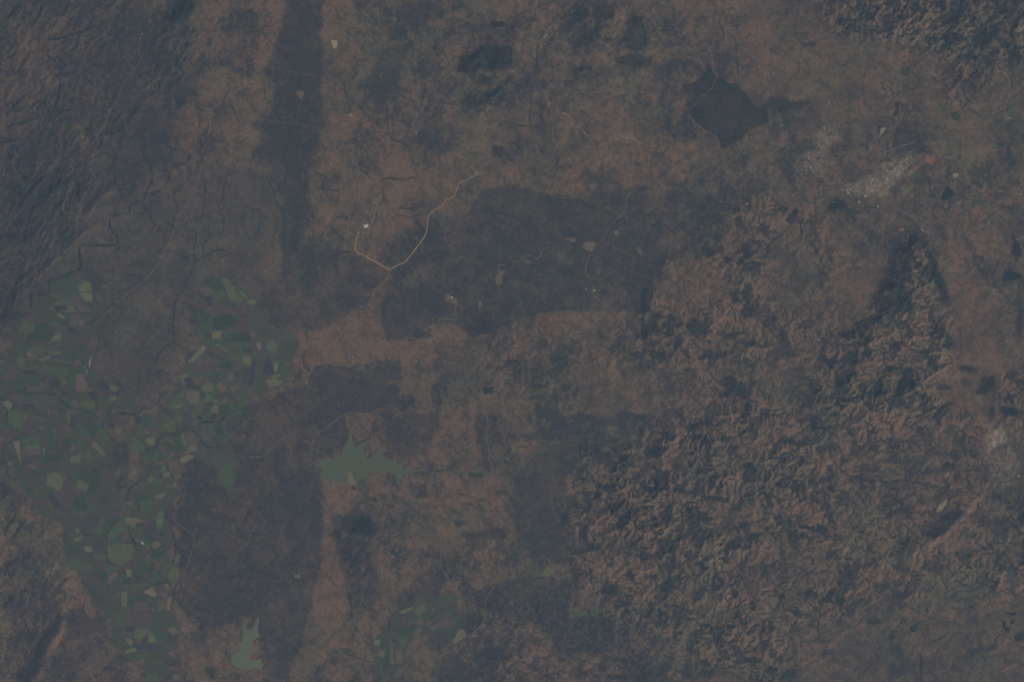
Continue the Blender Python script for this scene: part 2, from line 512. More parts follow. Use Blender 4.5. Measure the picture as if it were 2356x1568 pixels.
bm(P(2100,120, 2360,180, 2360,330, 2200,330, 2120,250), 0.68, 24, 0.4, 0.4)
bm(P(1080,740, 1300,715, 1500,715, 1540,960, 1300,960, 1040,900), 0.74, 16, 0.5, 0.35)
bm(RUGGED, 0.78, 40, 0.45, 0.4, 60)
bm(P(1560,600, 1650,590, 1690,660, 1620,720, 1530,720, 1510,660), 0.86, 12, 0.3, 0.5)
bm(P(2160,560, 2230,560, 2300,800, 2300,860, 2330,1000, 2240,1100, 2160,900, 2200,780), 0.78, 16, 0.4, 0.75)
bm(P(1900,650, 2050,560, 2000,720, 1930,860, 1780,850, 1800,700), 0.82, 20, 0.4, 0.6)
bm(P(2100,1330, 2360,1300, 2360,1590, 1860,1590, 1850,1450), 0.66, 40, 0.45, 0.1)
bm(P(680,770, 750,740, 870,740, 880,790, 990,785, 1000,830, 860,828, 780,838, 710,845), 0.80, 8, 0.5, 0.5)
bm(T(2,1, 1340,170, 1420,230, 1600,330, 1620,560, 1480,540, 1460,500, 1340,490, 1300,420, 1200,380, 1200,355, 1338,355), 0.86, 3, 0.3, 0.4, 4)
bm(T(2,1, 830,675, 1040,670, 1120,690, 1060,780, 1060,850, 1030,890, 940,930, 910,960, 885,840, 830,800), 0.88, 3, 0.3, 0.5, 4)
bm(T(2,1, 1080,800, 1150,790, 1130,960, 1070,990, 1030,970), 0.8, 4, 0.3, 0.5, 4)
bm(T(2,1, 1880,590, 1900,640, 1700,900, 1640,1050, 1600,1120, 1600,1010, 1680,860, 1800,700), 0.98, 3, 0.1, 0.4, 5)
bm(T(2,1, 1960,560, 2030,560, 2020,800, 2040,980, 2020,1080, 1980,1010, 1965,800), 0.98, 3, 0.1, 0.4, 5)
bm(T(2,1, 2080,640, 2140,660, 2150,900, 2200,1180, 2150,1200, 2110,900), 0.95, 3, 0.1, 0.4, 5)
bm(T(2,1, 2270,620, 2310,600, 2300,930, 2260,920), 0.82, 3, 0.4, 0.3, 5)
bm(P(1100,950, 1180,960, 1200,1130, 1150,1120, 1100,1080), 0.32, 10, 0.8)
bm(T(2,1, 600,1270, 790,1300, 1500,1230, 2354,1240, 2354,1568, 610,1568), 0.68, 8, 0.9, 0.4, 8)
bm(P(740,1180, 770,1175, 790,1260, 795,1400, 780,1480, 700,1568, 650,1568, 705,1440, 715,1380, 735,1280), 0.82, 5, 0.5, 0.5, 6)
bm(T(3,1, 1050,300, 1180,300, 1160,560, 1190,1000, 1050,1060, 850,1000, 1000,800, 1050,600), 0.72, 8, 0.6, 0.4)
bm(T(3,1, 1560,240, 1700,90, 1800,110, 1920,260, 1900,340, 1760,480, 1700,400, 1600,330), 0.86, 6, 0.35, 0.4)
bm(T(3,1, 1960,380, 2200,340, 2230,560, 2130,640, 2000,600), 0.78, 6, 0.4, 0.5)
bm(T(3,1, 1190,620, 1330,650, 1290,790, 1210,740), 0.78, 5, 0.5, 0.4)
bm(T(3,1, 1400,1180, 1560,1150, 1580,1350, 1480,1400, 1350,1400), 0.78, 8, 0.4, 0.5)
bm(T(3,1, 650,1440, 1100,1400, 1700,1400, 2300,1400, 2354,1568, 620,1568), 0.6, 16, 0.9, 0.4)
bm(T(3,2, 110,960, 210,960, 300,1170, 410,1280, 410,1370, 150,1440, 60,1480, 0,1540, 0,1380, 120,1200), 0.82, 4, 0.4, 0.4, 6)
bm(T(3,2, 1280,850, 1350,860, 1330,970, 1240,960), 0.8, 6, 0.4, 0.4)
bm(T(3,2, 2120,100, 2300,80, 2260,600, 2200,900, 2060,1060, 2040,1000, 2180,600), 0.86, 8, 0.3, 0.75)
# dark woodland / bush
bm(P(655,-20, 745,-20, 738,100, 745,230, 735,300, 718,380, 712,440, 690,560, 655,655, 640,560, 650,480, 625,400, 580,360, 612,320, 628,250, 617,170, 645,60), 0.06, 6, 0.3, 0.1, 30)
bm(P(1110,432, 1200,432, 1260,445, 1330,455, 1395,440, 1480,425, 1560,415, 1640,450, 1600,560, 1530,600, 1505,620, 1500,720, 1440,712, 1290,715, 1230,722, 1170,745, 1090,775, 1040,740, 990,750, 995,775, 930,785, 890,780, 875,740, 880,690, 905,640, 940,600, 985,565, 1020,545, 1060,530, 1075,490), 0.12, 3, 0.28, 0.1, 7)
bm(T(1,2, 200,700, 600,640, 760,700, 860,900, 1000,1100, 900,1290, 560,1285, 380,1300, 0,1350, 0,900), 0.2, 8, 0.35)
bm(T(1,2, 1000,880, 1280,700, 1480,780, 1300,900, 1180,1290, 920,1200), 0.22, 8, 0.3)
bm(T(1,1, 430,700, 780,745, 910,760, 1210,920, 1190,990, 1090,1090, 1060,1180, 860,1320, 560,1480, 260,1480, 200,1300, 150,1160, 280,1040, 380,1000, 420,850), 0.18, 5, 0.35, 0.1, 8)
bm(T(1,1, 0,1000, 60,850, 200,1050, 240,1480, 150,1460, 60,1200), 0.2, 6, 0.3)
bm(T(1,1, 20,620, 130,380, 200,600, 250,720, 240,900, 190,1050, 60,1000, 30,780), 0.5, 6, 0.3, 0.5)
bm(T(0,1, 1180,430, 1370,400, 1440,370, 1330,660, 1250,860, 1180,1050, 1110,1040, 1040,870, 1080,600), 0.1, 4, 0.3, 0.1, 8)
bm(T(0,1, 1270,60, 1440,0, 1690,20, 1700,150, 1520,250, 1380,230, 1290,120), 0.16, 6, 0.3)
bm(T(0,1, 1500,450, 1640,430, 1600,560, 1780,600, 1650,700, 1500,740), 0.2, 8, 0.5)
bm(T(0,1, 1560,1200, 1800,1100, 1880,1350, 1700,1450, 1560,1400), 0.15, 8, 0.5)
bm(T(0,0, 2070,0, 2230,110, 2354,130, 2354,280, 2240,260, 2130,100), 0.12, 4, 0.3)
bm(T(2,1, 490,270, 600,205, 850,230, 930,270, 1100,230, 1110,170, 1338,170, 1338,355, 1200,360, 1180,400, 1330,430, 1335,490, 1460,500, 1440,560, 1340,640, 1280,620, 1210,600, 1030,660, 830,660, 540,850, 0,1100, 0,600, 330,420, 480,390), 0.14, 2, 0.22, 0.25, 3)
bm(T(2,1, 0,560, 280,610, 500,900, 330,860, 60,1060, 0,1050), 0.36, 14, 0.3, 0.4)
bm(T(2,1, 540,870, 830,680, 850,830, 810,1000, 740,1060, 590,1080, 500,1070), 0.1, 3, 0.25, 0.1, 5)
bm(T(2,1, 1190,700, 1680,680, 1640,900, 1580,1080, 1400,1080, 1280,1090, 1170,1060, 1210,960), 0.22, 6, 0.35, 0.3)
bm(P(430,1060, 560,1000, 740,1075, 742,1190, 735,1300, 715,1390, 700,1450, 655,1590, 620,1590, 605,1500, 580,1420, 440,1440, 410,1400, 410,1200), 0.13, 6, 0.35, 0.3, 22)
bm(P(600,1010, 720,950, 760,980, 740,1060, 620,1100, 520,1090), 0.2, 10, 0.3, 0.3)
bm(T(2,0, 900,0, 1550,0, 1430,200, 1440,400, 1300,620, 1100,640, 1000,560, 1010,380, 900,330), 0.3, 10, 0.25, 0.2)
bm(T(2,0, 1030,880, 1200,940, 1190,1200, 1030,1220, 960,1080), 0.12, 6, 0.25)
bm(P(1190,1130, 1210,1060, 1290,1010, 1310,960, 1350,950, 1400,990, 1300,1100, 1330,1260, 1270,1300, 1190,1250, 1180,1180), 0.2, 8, 0.3, 0.1)
bm(P(1230,945, 1275,930, 1300,950, 1300,1010, 1240,1010, 1225,975), 0.1, 4, 0.2)
bm(T(2,2, 980,670, 1050,620, 1180,660, 1180,760, 1000,800), 0.2, 5, 0.25)
bm(T(3,1, 1290,820, 1420,640, 1500,560, 1690,480, 1760,620, 1660,790, 1540,840, 1310,910), 0.12, 5, 0.3)
bm(T(3,1, 1890,940, 2100,950, 2080,1030, 1940,1140, 1880,1050), 0.1, 3, 0.25, 0.1, 5)
bm(T(3,1, 1580,1060, 1740,1080, 1750,1200, 1600,1290, 1570,1200), 0.12, 5, 0.3)
bm(T(3,1, 2120,700, 2354,640, 2354,940, 2120,930), 0.12, 5, 0.3)
bm(T(3,1, 2060,1130, 2354,1060, 2354,1400, 2000,1380, 1960,1200), 0.15, 10, 0.4)
bm(T(3,1, 1620,1440, 1850,1360, 2020,1440, 2000,1568, 1640,1568), 0.15, 8, 0.4)
bm(T(3,2, 0,620, 560,620, 500,1000, 420,1260, 280,1080, 210,950, 0,1000), 0.2, 12, 0.3, 0.1)
bm(T(3,2, 400,980, 900,980, 980,1060, 640,1280, 420,1360), 0.16, 8, 0.35, 0.1)
bm(T(3,2, 740,1120, 960,1060, 1060,1080, 1100,1180, 1020,1300, 640,1300, 560,1400, 430,1360), 0.15, 10, 0.4)
bm(T(3,0, 850,560, 1000,530, 990,680, 1110,740, 1110,880, 980,900, 870,840, 860,700), 0.15, 5, 0.25)
bm(T(3,0, 640,900, 960,1000, 950,1140, 720,1160, 600,1350, 560,1200, 620,1000), 0.15, 10, 0.3)
bm(T(3,0, 40,800, 480,740, 560,900, 400,1050, 60,1000), 0.15, 12, 0.35)
bm(P(1470,410, 1660,410, 1640,600, 1530,630, 1500,560), 0.40, 26, 0.9, 0.3, 50)
bm(P(880,560, 1000,520, 1060,470, 1100,520, 1000,640, 900,700), 0.2, 14, 0.6)
# forest: plantations, forested hills and ravines; shaded slopes are painted in here too
wd(T(0,2, 1785,580, 1830,600, 1860,690, 2000,760, 2070,770, 2180,900, 2230,980, 2354,960, 2354,1130, 2200,1180, 2100,1280, 1940,1370, 1880,1240, 1760,1190, 1660,1090, 1640,1010, 1590,980, 1620,880, 1570,850, 1570,780, 1700,740, 1770,650), 0.72, 2, 4)
wd(T(0,3, 0,900, 130,880, 230,920, 380,900, 400,960, 260,1010, 120,1040, 0,1010), 0.7, 4)
wd(T(0,2, 480,200, 560,150, 600,60, 720,80, 700,180, 620,220, 500,270), 0.75)
wd(T(0,2, 720,20, 950,40, 930,180, 840,200, 800,320, 700,420, 570,450, 620,340, 760,230), 0.75)
wd(T(0,2, 1030,180, 1180,120, 1240,300, 1270,420, 1180,470, 1020,420, 1060,300), 0.7)
wd(T(0,2, 950,520, 1080,490, 1280,520, 1290,600, 1100,620, 940,590), 0.7)
wd(T(0,2, 600,620, 730,620, 730,650, 620,660), 0.8, 3)
wd(T(0,2, 1500,230, 1620,130, 1600,260, 1560,310), 0.55)
wd(T(0,1, 1880,500, 2080,430, 2354,400, 2354,620, 2200,640, 2060,640, 1980,680, 1830,660), 0.85)
wd(T(0,1, 2150,200, 2260,200, 2300,230, 2150,260), 0.85, 3)
wd(T(0,1, 2040,680, 2180,700, 2160,780, 2050,770), 0.8)
wd(T(0,1, 1860,930, 2000,880, 2170,930, 2050,1000, 1930,1000), 0.7)
wd(T(0,1, 2160,1340, 2290,1340, 2270,1460, 2160,1460), 0.75)
wd(T(0,1, 2100,860, 2250,790, 2290,820, 2150,920), 0.8, 3)
wd(T(0,0, 1560,130, 1690,0, 1800,0, 1790,110, 1680,200, 1520,180), 0.85)
wd(T(0,0, 1600,920, 1700,910, 1690,970, 1620,1000), 0.7, 3)
wd(T(0,3, 650,760, 880,750, 890,890, 820,920, 650,930, 630,900), 0.25, 2, 3)
wd(T(0,3, 1070,80, 1260,80, 1230,180, 1090,190), 0.5)
wd(T(0,3, 1230,640, 1310,620, 1310,710, 1230,700), 0.45, 3)
wd(T(0,3, 1180,930, 1220,920, 1200,1060, 1155,1080), 0.8, 2, 2)
wd(T(0,3, 1770,770, 1930,720, 1920,850, 1760,830), 0.65)
wd(T(0,3, 1950,330, 2130,230, 2130,320, 1980,460, 1940,430), 0.8)
wd(T(0,3, 1660,40, 1860,40, 1800,120, 1640,130), 0.6)
wd(T(0,3, 1640,130, 1800,150, 1860,260, 1700,280, 1620,200), 0.4)
wd(T(0,3, 310,410, 460,390, 440,440, 320,450), 0.7, 3)
wd(T(1,3, 1585,260, 1640,150, 1700,180, 1725,215, 1680,260, 1560,265), 0.95, 2, 3)
wd(T(1,3, 560,330, 620,250, 720,290, 720,360, 620,370, 540,390), 0.9, 4)
wd(T(1,3, 160,450, 230,330, 280,350, 260,420, 210,500), 0.9, 3)
wd(T(1,3, 50,370, 110,300, 190,320, 160,370), 0.75, 3)
wd(T(1,3, 1310,580, 1420,590, 1400,680, 1330,700, 1350,820, 1250,1000, 1260,1130, 1150,1150, 1080,1110, 1200,930, 1260,760), 0.85, 4)  # wedge mountain's left flank: forest and its unlit side, both in the colour
wd(T(1,3, 1400,640, 1500,640, 1440,720, 1400,700), 0.8, 3)
wd(T(1,3, 1450,690, 1500,740, 1570,880, 1640,1010, 1690,1180, 1630,1250, 1580,1110, 1500,960, 1440,800), 0.92, 4, 22)
wd(T(1,3, 1480,860, 1560,900, 1600,1000, 1480,1000, 1420,940), 0.6, 5, 26)
wd(T(1,3, 1400,880, 1520,900, 1590,1010, 1480,1000, 1380,960), 0.7)
wd(T(1,3, 1000,1150, 1110,1150, 1190,1230, 1100,1290, 1030,1250), 0.7)
wd(T(1,3, 930,1330, 1030,1320, 1060,1400, 1150,1430, 1090,1450, 940,1400), 0.9)
wd(T(1,3, 810,1480, 920,1480, 980,1568, 850,1568), 0.75)
wd(T(1,3, 1600,1150, 1690,1150, 1640,1230, 1570,1240), 0.6)
wd(T(1,3, 2250,560, 2320,700, 2330,780, 2260,830, 2240,720), 0.9, 3)
wd(T(1,3, 2180,900, 2330,950, 2330,1000, 2180,1000), 0.9, 3)
wd(T(1,3, 1990,1110, 2060,1110, 2030,1170, 1960,1200), 0.6)
wd(T(1,3, 2160,1120, 2260,1140, 2250,1260, 2200,1230), 0.6)
wd(T(1,3, 2300,1290, 2354,1250, 2354,1568, 2260,1510), 0.7)
wd(T(1,3, 510,680, 600,690, 600,770, 520,760), 0.7)
wd(T(1,3, 300,960, 380,970, 370,1060, 290,1080), 0.4, 3)
wd(T(1,3, 170,1060, 330,1060, 290,1160, 180,1120), 0.6)
wd(T(1,2, 2050,830, 2180,830, 2340,850, 2320,880, 2060,870), 0.85, 3)
wd(T(1,2, 1600,1400, 1840,1400, 1800,1510, 1640,1530), 0.8)
wd(T(1,2, 1660,700, 1850,690, 1880,790, 1720,790), 0.6)
wd(T(1,2, 1480,480, 1580,460, 1700,560, 1670,640, 1560,560), 0.5)
wd(T(1,2, 1190,1080, 1250,1080, 1220,1400, 1260,1450, 1240,1540, 1190,1540, 1200,1400, 1190,1240), 0.85, 3)
wd(T(1,2, 1750,230, 1830,240, 1850,380, 1700,400), 0.4)
wd(T(2,2, 1270,80, 1350,80, 1340,160, 1280,160), 0.8, 3)
wd(T(2,2, 1290,170, 1310,170, 1310,250, 1290,250), 0.6, 3)
wd(T(2,2, 1440,410, 1490,410, 1490,500, 1440,470), 0.7, 3)
wd(T(2,2, 330,500, 420,440, 480,500, 420,580, 340,550), 0.45)
wd(T(2,2, 700,1000, 860,1000, 940,1060, 800,1100, 640,1060), 0.7)
wd(T(2,2, 860,880, 1200,910, 1160,980, 900,1000), 0.5)
wd(T(2,2, 780,1560, 960,1480, 1100,1460, 1100,1560, 900,1568), 0.6)
wd(T(2,2, 1290,1220, 1450,1210, 1360,1300, 1290,1290), 0.7)
wd(T(2,2, 1780,600, 1900,600, 1920,740, 1800,740), 0.35, 4)
wd(T(2,2, 1740,1420, 2010,1420, 2000,1470, 1800,1460), 0.8, 3)
wd(T(2,3, 1195,360, 1250,340, 1285,430, 1230,465, 1190,450), 1.0, 1.5, 2)
wd(T(2,3, 1245,320, 1300,350, 1355,355, 1380,420, 1295,430), 1.0, 1.5, 2)
wd(T(2,3, 720,80, 830,90, 850,200, 750,240, 700,170), 0.85)
wd(T(2,3, 640,310, 800,290, 740,460, 690,520, 540,530, 620,420), 0.85)
wd(T(2,3, 420,430, 540,430, 520,510, 420,510), 0.6)
wd(T(2,3, 1740,220, 1840,230, 1930,270, 1850,300, 1760,270), 0.9)
wd(T(2,3, 1960,330, 2090,300, 2110,400, 2090,460, 1960,500, 1870,470, 1960,400), 0.9)
wd(T(2,3, 1560,380, 1700,420, 1690,460, 1560,470), 0.8)
wd(T(2,3, 1780,340, 1880,340, 1860,410, 1790,410), 0.7)
wd(T(2,3, 2160,590, 2330,620, 2320,690, 2180,690, 2140,630), 0.95)
wd(T(2,3, 2040,600, 2110,620, 2090,720, 2030,740), 0.8)
wd(T(2,3, 1640,570, 1720,550, 1760,600, 1640,620), 0.7)
wd(T(2,3, 1760,720, 1830,630, 1870,670, 1800,720), 0.55, 3)
wd(T(2,3, 1530,690, 1600,640, 1600,700, 1540,740), 0.8, 3)
wd(T(2,3, 1230,1010, 1300,960, 1340,960, 1220,1060), 0.75)
wd(T(2,3, 1110,960, 1220,960, 1210,1000, 1110,990), 0.8, 3)
wd(T(2,3, 920,970, 1040,950, 1000,1000, 930,1000), 0.8, 3)
wd(T(2,3, 480,1240, 620,1210, 620,1280, 480,1290), 0.8)
wd(T(2,3, 1620,1120, 1680,1110, 1740,1150, 1720,1170, 1640,1160), 0.85, 2)
wd(T(2,3, 2060,1380, 2160,1390, 2140,1450, 2050,1440), 0.75)
wd(T(2,3, 1260,1060, 1500,1050, 1420,1130, 1280,1190, 1200,1130), 0.5)
wd(T(3,3, 270,140, 340,120, 420,130, 410,160, 290,160), 0.9, 2.5)
wd(T(3,3, 460,110, 540,140, 560,200, 420,185), 0.9, 2.5)
wd(T(3,3, 710,410, 780,410, 780,450, 720,450), 0.9, 2.5)
wd(T(3,3, 440,800, 560,780, 620,820, 600,840, 450,830), 0.85, 3)
wd(T(3,3, 980,660, 1120,640, 1150,700, 1060,740, 980,710), 0.7)
wd(T(3,3, 1440,200, 1560,170, 1660,110, 1760,10, 1790,30, 1640,190, 1520,245), 0.7, 4)
wd(T(3,3, 1200,300, 1260,220, 1300,240, 1260,330), 0.85, 3)
wd(T(3,3, 880,360, 990,260, 940,380), 0.6, 3)
wd(T(3,3, 840,520, 930,440, 1010,460, 990,500, 880,530), 0.6)
wd(T(3,3, 1810,1250, 2000,1250, 2140,1240, 2080,1300, 1960,1310, 1860,1350, 1820,1300), 0.65, 5, 40)
wd(T(3,3, 2150,1000, 2180,1000, 2180,1040, 2230,1090, 2190,1125, 2160,1080), 0.95, 2, 4)
wd(T(3,3, 2220,1000, 2260,995, 2250,1040, 2220,1040), 0.95, 2, 4)
wd(T(3,3, 2190,925, 2285,925, 2290,945, 2190,945), 0.95, 2, 3)
wd(T(3,3, 1850,860, 1905,855, 1905,880, 1860,885), 0.95, 2, 3)
wd(T(3,3, 1435,895, 1470,895, 1485,925, 1450,930), 0.95, 2, 3)
wd(T(3,3, 1290,1050, 1380,1040, 1370,1110, 1310,1100), 0.9, 2.5)
wd(T(3,3, 1130,1080, 1190,1070, 1190,1110, 1130,1110), 0.9, 2.5)
wd(T(3,3, 1110,1120, 1170,1130, 1180,1160, 1120,1170), 0.85, 2.5)
wd(T(3,3, 900,1010, 1000,980, 1060,1020, 1000,1050, 920,1040), 0.75, 3)
wd(T(3,3, 1150,1290, 1200,1230, 1260,1290, 1220,1360, 1170,1340), 0.7)
wd(T(3,3, 1130,1380, 1190,1400, 1240,1490, 1130,1568, 1110,1460), 0.6)
wd(T(3,3, 1395,1300, 1415,1300, 1410,1568, 1390,1568), 0.8, 2.5)
wd(T(3,3, 0,1290, 90,1290, 80,1350, 0,1350), 0.8)
wd(T(3,3, 450,1180, 600,1180, 600,1215, 450,1210), 0.7)
wd(T(3,3, 490,1260, 620,1260, 600,1330, 500,1360), 0.7)
wd(T(3,3, 100,1460, 280,1440, 250,1530, 90,1568), 0.8)
wd(T(3,3, 2060,40, 2130,60, 2100,180, 2050,190), 0.75)
wd(T(3,3, 1940,310, 2020,330, 2020,370, 1960,350), 0.85, 2.5)
wd(T(3,3, 2260,1140, 2354,1110, 2354,1190, 2280,1190), 0.85, 3)
wd(T(3,1, 880,90, 960,60, 1060,60, 1080,220, 960,210, 860,200), 0.8)
wd(T(3,1, 700,230, 1000,240, 1040,420, 970,480, 740,440), 0.4)
wd(T(3,1, 1230,400, 1240,380, 1350,335, 1300,395), 0.8, 3)
wd(T(3,1, 1790,510, 1830,440, 1960,370, 1950,410, 1880,460, 1840,520), 0.75)
wd(T(3,1, 1890,210, 2100,180, 2300,140, 2300,250, 2100,260, 1920,240), 0.7)
wd(T(3,1, 850,760, 880,760, 890,990, 855,960), 0.7, 3)
wd(T(3,0, 1880,1440, 1960,1410, 1990,1460, 1970,1568, 1900,1510), 0.7)
wd(T(3,2, 1640,1080, 1780,1080, 1740,1140, 1640,1140), 0.7)
wd(T(3,2, 1600,1170, 1690,1170, 1680,1260, 1600,1240), 0.7)
wd(T(3,2, 760,370, 830,330, 860,400, 780,410), 0.7)
wd(T(3,2, 1060,380, 1180,360, 1170,410, 1060,420), 0.7)
wd(T(3,2, 2010,560, 2130,560, 2100,620, 2010,620), 0.7)
wd(T(3,2, 1840,1440, 1980,1420, 1980,1500, 1720,1520, 1700,1490), 0.5)
wd(T(3,2, 900,1340, 1060,1340, 1040,1390, 900,1390), 0.7)
wd(T(3,2, 930,1500, 1040,1510, 1030,1560, 930,1560), 0.7)
wd(T(3,2, 1160,1430, 1380,1480, 1380,1568, 1150,1568), 0.5)
wd(T(3,2, 2280,1170, 2354,1180, 2354,1260, 2290,1250), 0.8)
wd(T(3,2, 2290,500, 2354,520, 2354,600, 2280,580), 0.7)
wd(T(3,2, 860,230, 1100,190, 1260,300, 1100,420, 900,420, 840,300), 0.35, 8)
wd(T(2,1, 2080,420, 2190,410, 2200,470, 2100,480), 0.85, 3)
wd(T(2,1, 1070,1430, 1110,1430, 1110,1460, 1070,1460), 0.8, 2)
wd(T(2,1, 870,1330, 910,1330, 910,1360, 870,1360), 0.7, 2)
wd(T(2,1, 1490,1340, 1580,1340, 1580,1430, 1500,1430), 0.5, 3)
wd(T(2,1, 1330,560, 1460,510, 1450,580, 1350,620), 0.5, 3)
wd(T(2,0, 0,1300, 100,1270, 150,1400, 100,1568, 0,1568), 0.4)
wd(T(1,0, 110,170, 200,120, 200,230, 140,230), 0.7, 3)
wd(T(1,0, 510,290, 590,270, 570,320, 510,320), 0.85, 3)
wd(T(1,0, 680,110, 770,90, 730,160), 0.85, 3)
wd(T(1,0, 440,120, 580,80, 520,160, 440,200), 0.6, 3)
wd(T(1,0, 340,250, 420,180, 420,240, 350,290), 0.6, 3)
wd(T(1,0, 60,570, 150,570, 120,610, 20,620), 0.75, 3)
wd(T(1,0, 570,560, 680,500, 660,560, 580,640), 0.6, 3)
wd(T(1,0, 600,720, 700,610, 760,530, 780,540, 680,660, 600,740), 0.6, 3)
wd(T(1,0, 260,1150, 440,1110, 440,1160, 320,1170, 310,1270, 160,1370, 110,1360, 260,1290), 0.4, 4)
def strip(p, w):
    d = np.gradient(p, axis=0); d /= np.linalg.norm(d, axis=1, keepdims=True) + 1e-9
    n_ = np.stack([-d[:, 1], d[:, 0]], -1) * w * 0.5 * np.sin(np.linspace(0.35, math.pi - 0.35, len(p)))[:, None]
    return np.vstack([p + n_, (p - n_)[::-1]])


for ln in ((440,20, 380,80, 320,180, 280,270), (200,20, 100,130, 50,190), (560,740, 545,860, 510,990, 440,1150), (620,600, 560,620, 500,640), (240,550, 170,650, 100,720), (170,470, 100,530, 20,570),
           (240,860, 130,970, 60,1050), (240,970, 170,1000, 110,1020), (700,660, 600,690, 480,690), (750,280, 560,350, 440,360), (960,210, 800,270, 680,310), (860,780, 830,750, 800,720), (1130,1060, 1080,1100, 1030,1130),
           (1150,1170, 1090,1200, 1020,1240), (1320,930, 1200,1080, 1150,1200), (400,70, 350,130, 300,230), (430,500, 470,540, 520,580), (560,570, 520,600, 490,630), (720,900, 660,910, 630,940), (390,910, 300,980, 220,1040),
           (450,880, 400,960, 340,1010), (300,1100, 180,1130, 60,1160), (220,1260, 120,1290, 0,1320), (640,1000, 540,1030, 440,1060), (1640,540, 1620,590, 1610,640), (1480,500, 1450,570, 1430,660), (1330,690, 1300,700, 1270,740)):
    wd(strip(T(0, 0, *ln), 7.0), 0.85, 2.0, 7)
for ln in ((400,40, 350,90, 300,140), (560,90, 430,190, 340,260), (270,30, 230,60, 200,90), (230,290, 190,310, 160,340), (240,370, 190,390, 150,410), (950,130, 880,220, 800,330, 760,390), (700,560, 620,620, 560,700), (330,870, 200,980, 100,1130, 30,1290),
           (480,120, 440,150, 400,200), (300,150, 280,165, 255,180)):
    wd(strip(T(1, 0, *ln), 8.0), 0.8, 2.5, 7)
for ln in ((160,20, 80,120, 40,220), (160,410, 80,480, 40,590), (250,90, 180,150, 110,250), (620,600, 560,680, 500,720), (130,780, 70,830, 30,900)):
    wd(strip(T(3, 0, *ln), 10.0), 0.7, 2.5, 8)
# the long diagonal scarp at lower right, the dark hill below the big reservoir
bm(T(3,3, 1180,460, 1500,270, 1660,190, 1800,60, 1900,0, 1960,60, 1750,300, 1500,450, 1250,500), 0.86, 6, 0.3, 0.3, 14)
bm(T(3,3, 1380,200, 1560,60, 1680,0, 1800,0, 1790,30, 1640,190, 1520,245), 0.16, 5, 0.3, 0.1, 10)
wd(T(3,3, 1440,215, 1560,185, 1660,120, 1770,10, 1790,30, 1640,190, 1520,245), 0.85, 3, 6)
bm(P(755,1190, 800,1180, 850,1185, 864,1300, 860,1400, 832,1425, 805,1420, 798,1300, 770,1260), 0.16, 13, 0.7, 0.1, 50)
# dry even slopes and bare tracts, with sunlit and shaded ridge faces painted in
dr(T(1,0, 360,940, 560,770, 700,640, 800,540, 830,560, 810,680, 740,700, 740,880, 560,980, 440,1000, 380,980), 0.4, 10)
dr(T(1,0, 1430,870, 1570,640, 1690,620, 1690,700, 1640,740, 1580,860, 1510,925), 0.5, 3, 5)
for q in (T(1,0, 1440,860, 1560,640, 1600,640, 1640,740, 1580,860, 1510,925), T(0,0, 740,1220, 790,1240, 850,1310, 740,1390), T(0,0, 660,1140, 730,1150, 740,1220, 690,1230),
          T(1,0, 570,755, 660,670, 760,570, 820,560, 700,670), T(1,0, 370,940, 470,860, 560,780, 560,830, 420,930), T(1,0, 890,300, 960,190, 1050,170, 1100,220, 1000,240)):
    bm(q, 0.72, 4, 0.3, 0.25, 8)  # lit bands of the ridge slopes, put into the soil colour
bm(T(3,0, 470,1260, 600,960, 610,760, 590,660, 620,700, 620,900, 590,1060, 530,1200, 440,1420, 360,1568, 300,1568, 420,1380), 0.85, 2.5, 0.5, 0.4, 9)  # orange crest, its sunlit face brightened in the soil colour
bm(T(3,0, 380,1080, 560,900, 590,950, 520,1150, 420,1300, 330,1480, 200,1568, 100,1568, 300,1330), 0.03, 5, 0.2, 0.1)  # shade of the crest's left face put into bush and forest colour
wd(T(3,0, 400,1080, 540,950, 570,1000, 510,1150, 400,1310, 320,1460, 230,1568, 120,1568, 300,1350), 0.5, 6)
bm(T(3,0, 20,1150, 200,1080, 370,1080, 340,1260, 200,1440, 0,1500), 0.45, 12, 0.6, 0.7)
bm(T(3,0, 170,260, 440,300, 500,560, 440,740, 190,760, 200,480), 0.42, 12, 0.6, 0.5)
bm(T(3,0, 550,1380, 720,1160, 850,1150, 870,1340, 1050,1380, 900,1500, 760,1568, 600,1540), 0.48, 12, 0.6, 0.4)
bm(T(0,3, 1900,780, 2180,680, 2220,830, 2200,930, 2080,1030, 2020,1130, 1840,1150, 1880,960), 0.86, 4, 0.25, 0.3, 6)
bm(T(1,2, 1600,860, 1850,800, 1960,890, 1900,1020, 1750,1100, 1600,1060), 0.86, 6, 0.25, 0.55)
bm(T(1,2, 230,1300, 550,1290, 1050,1300, 1200,1290, 1150,1450, 1000,1568, 200,1568), 0.86, 4, 0.35, 0.35, 6)

# farmland ground between the fields
for poly in (FARM_WEST, FARM_EAST, FARM_SOUTH):
    sl, m = mask(poly, 5, 8)
    bias[sl] += (0.28 - bias[sl]) * m; mott[sl] += (0.5 - mott[sl]) * m; cane[sl] = np.maximum(cane[sl], m)

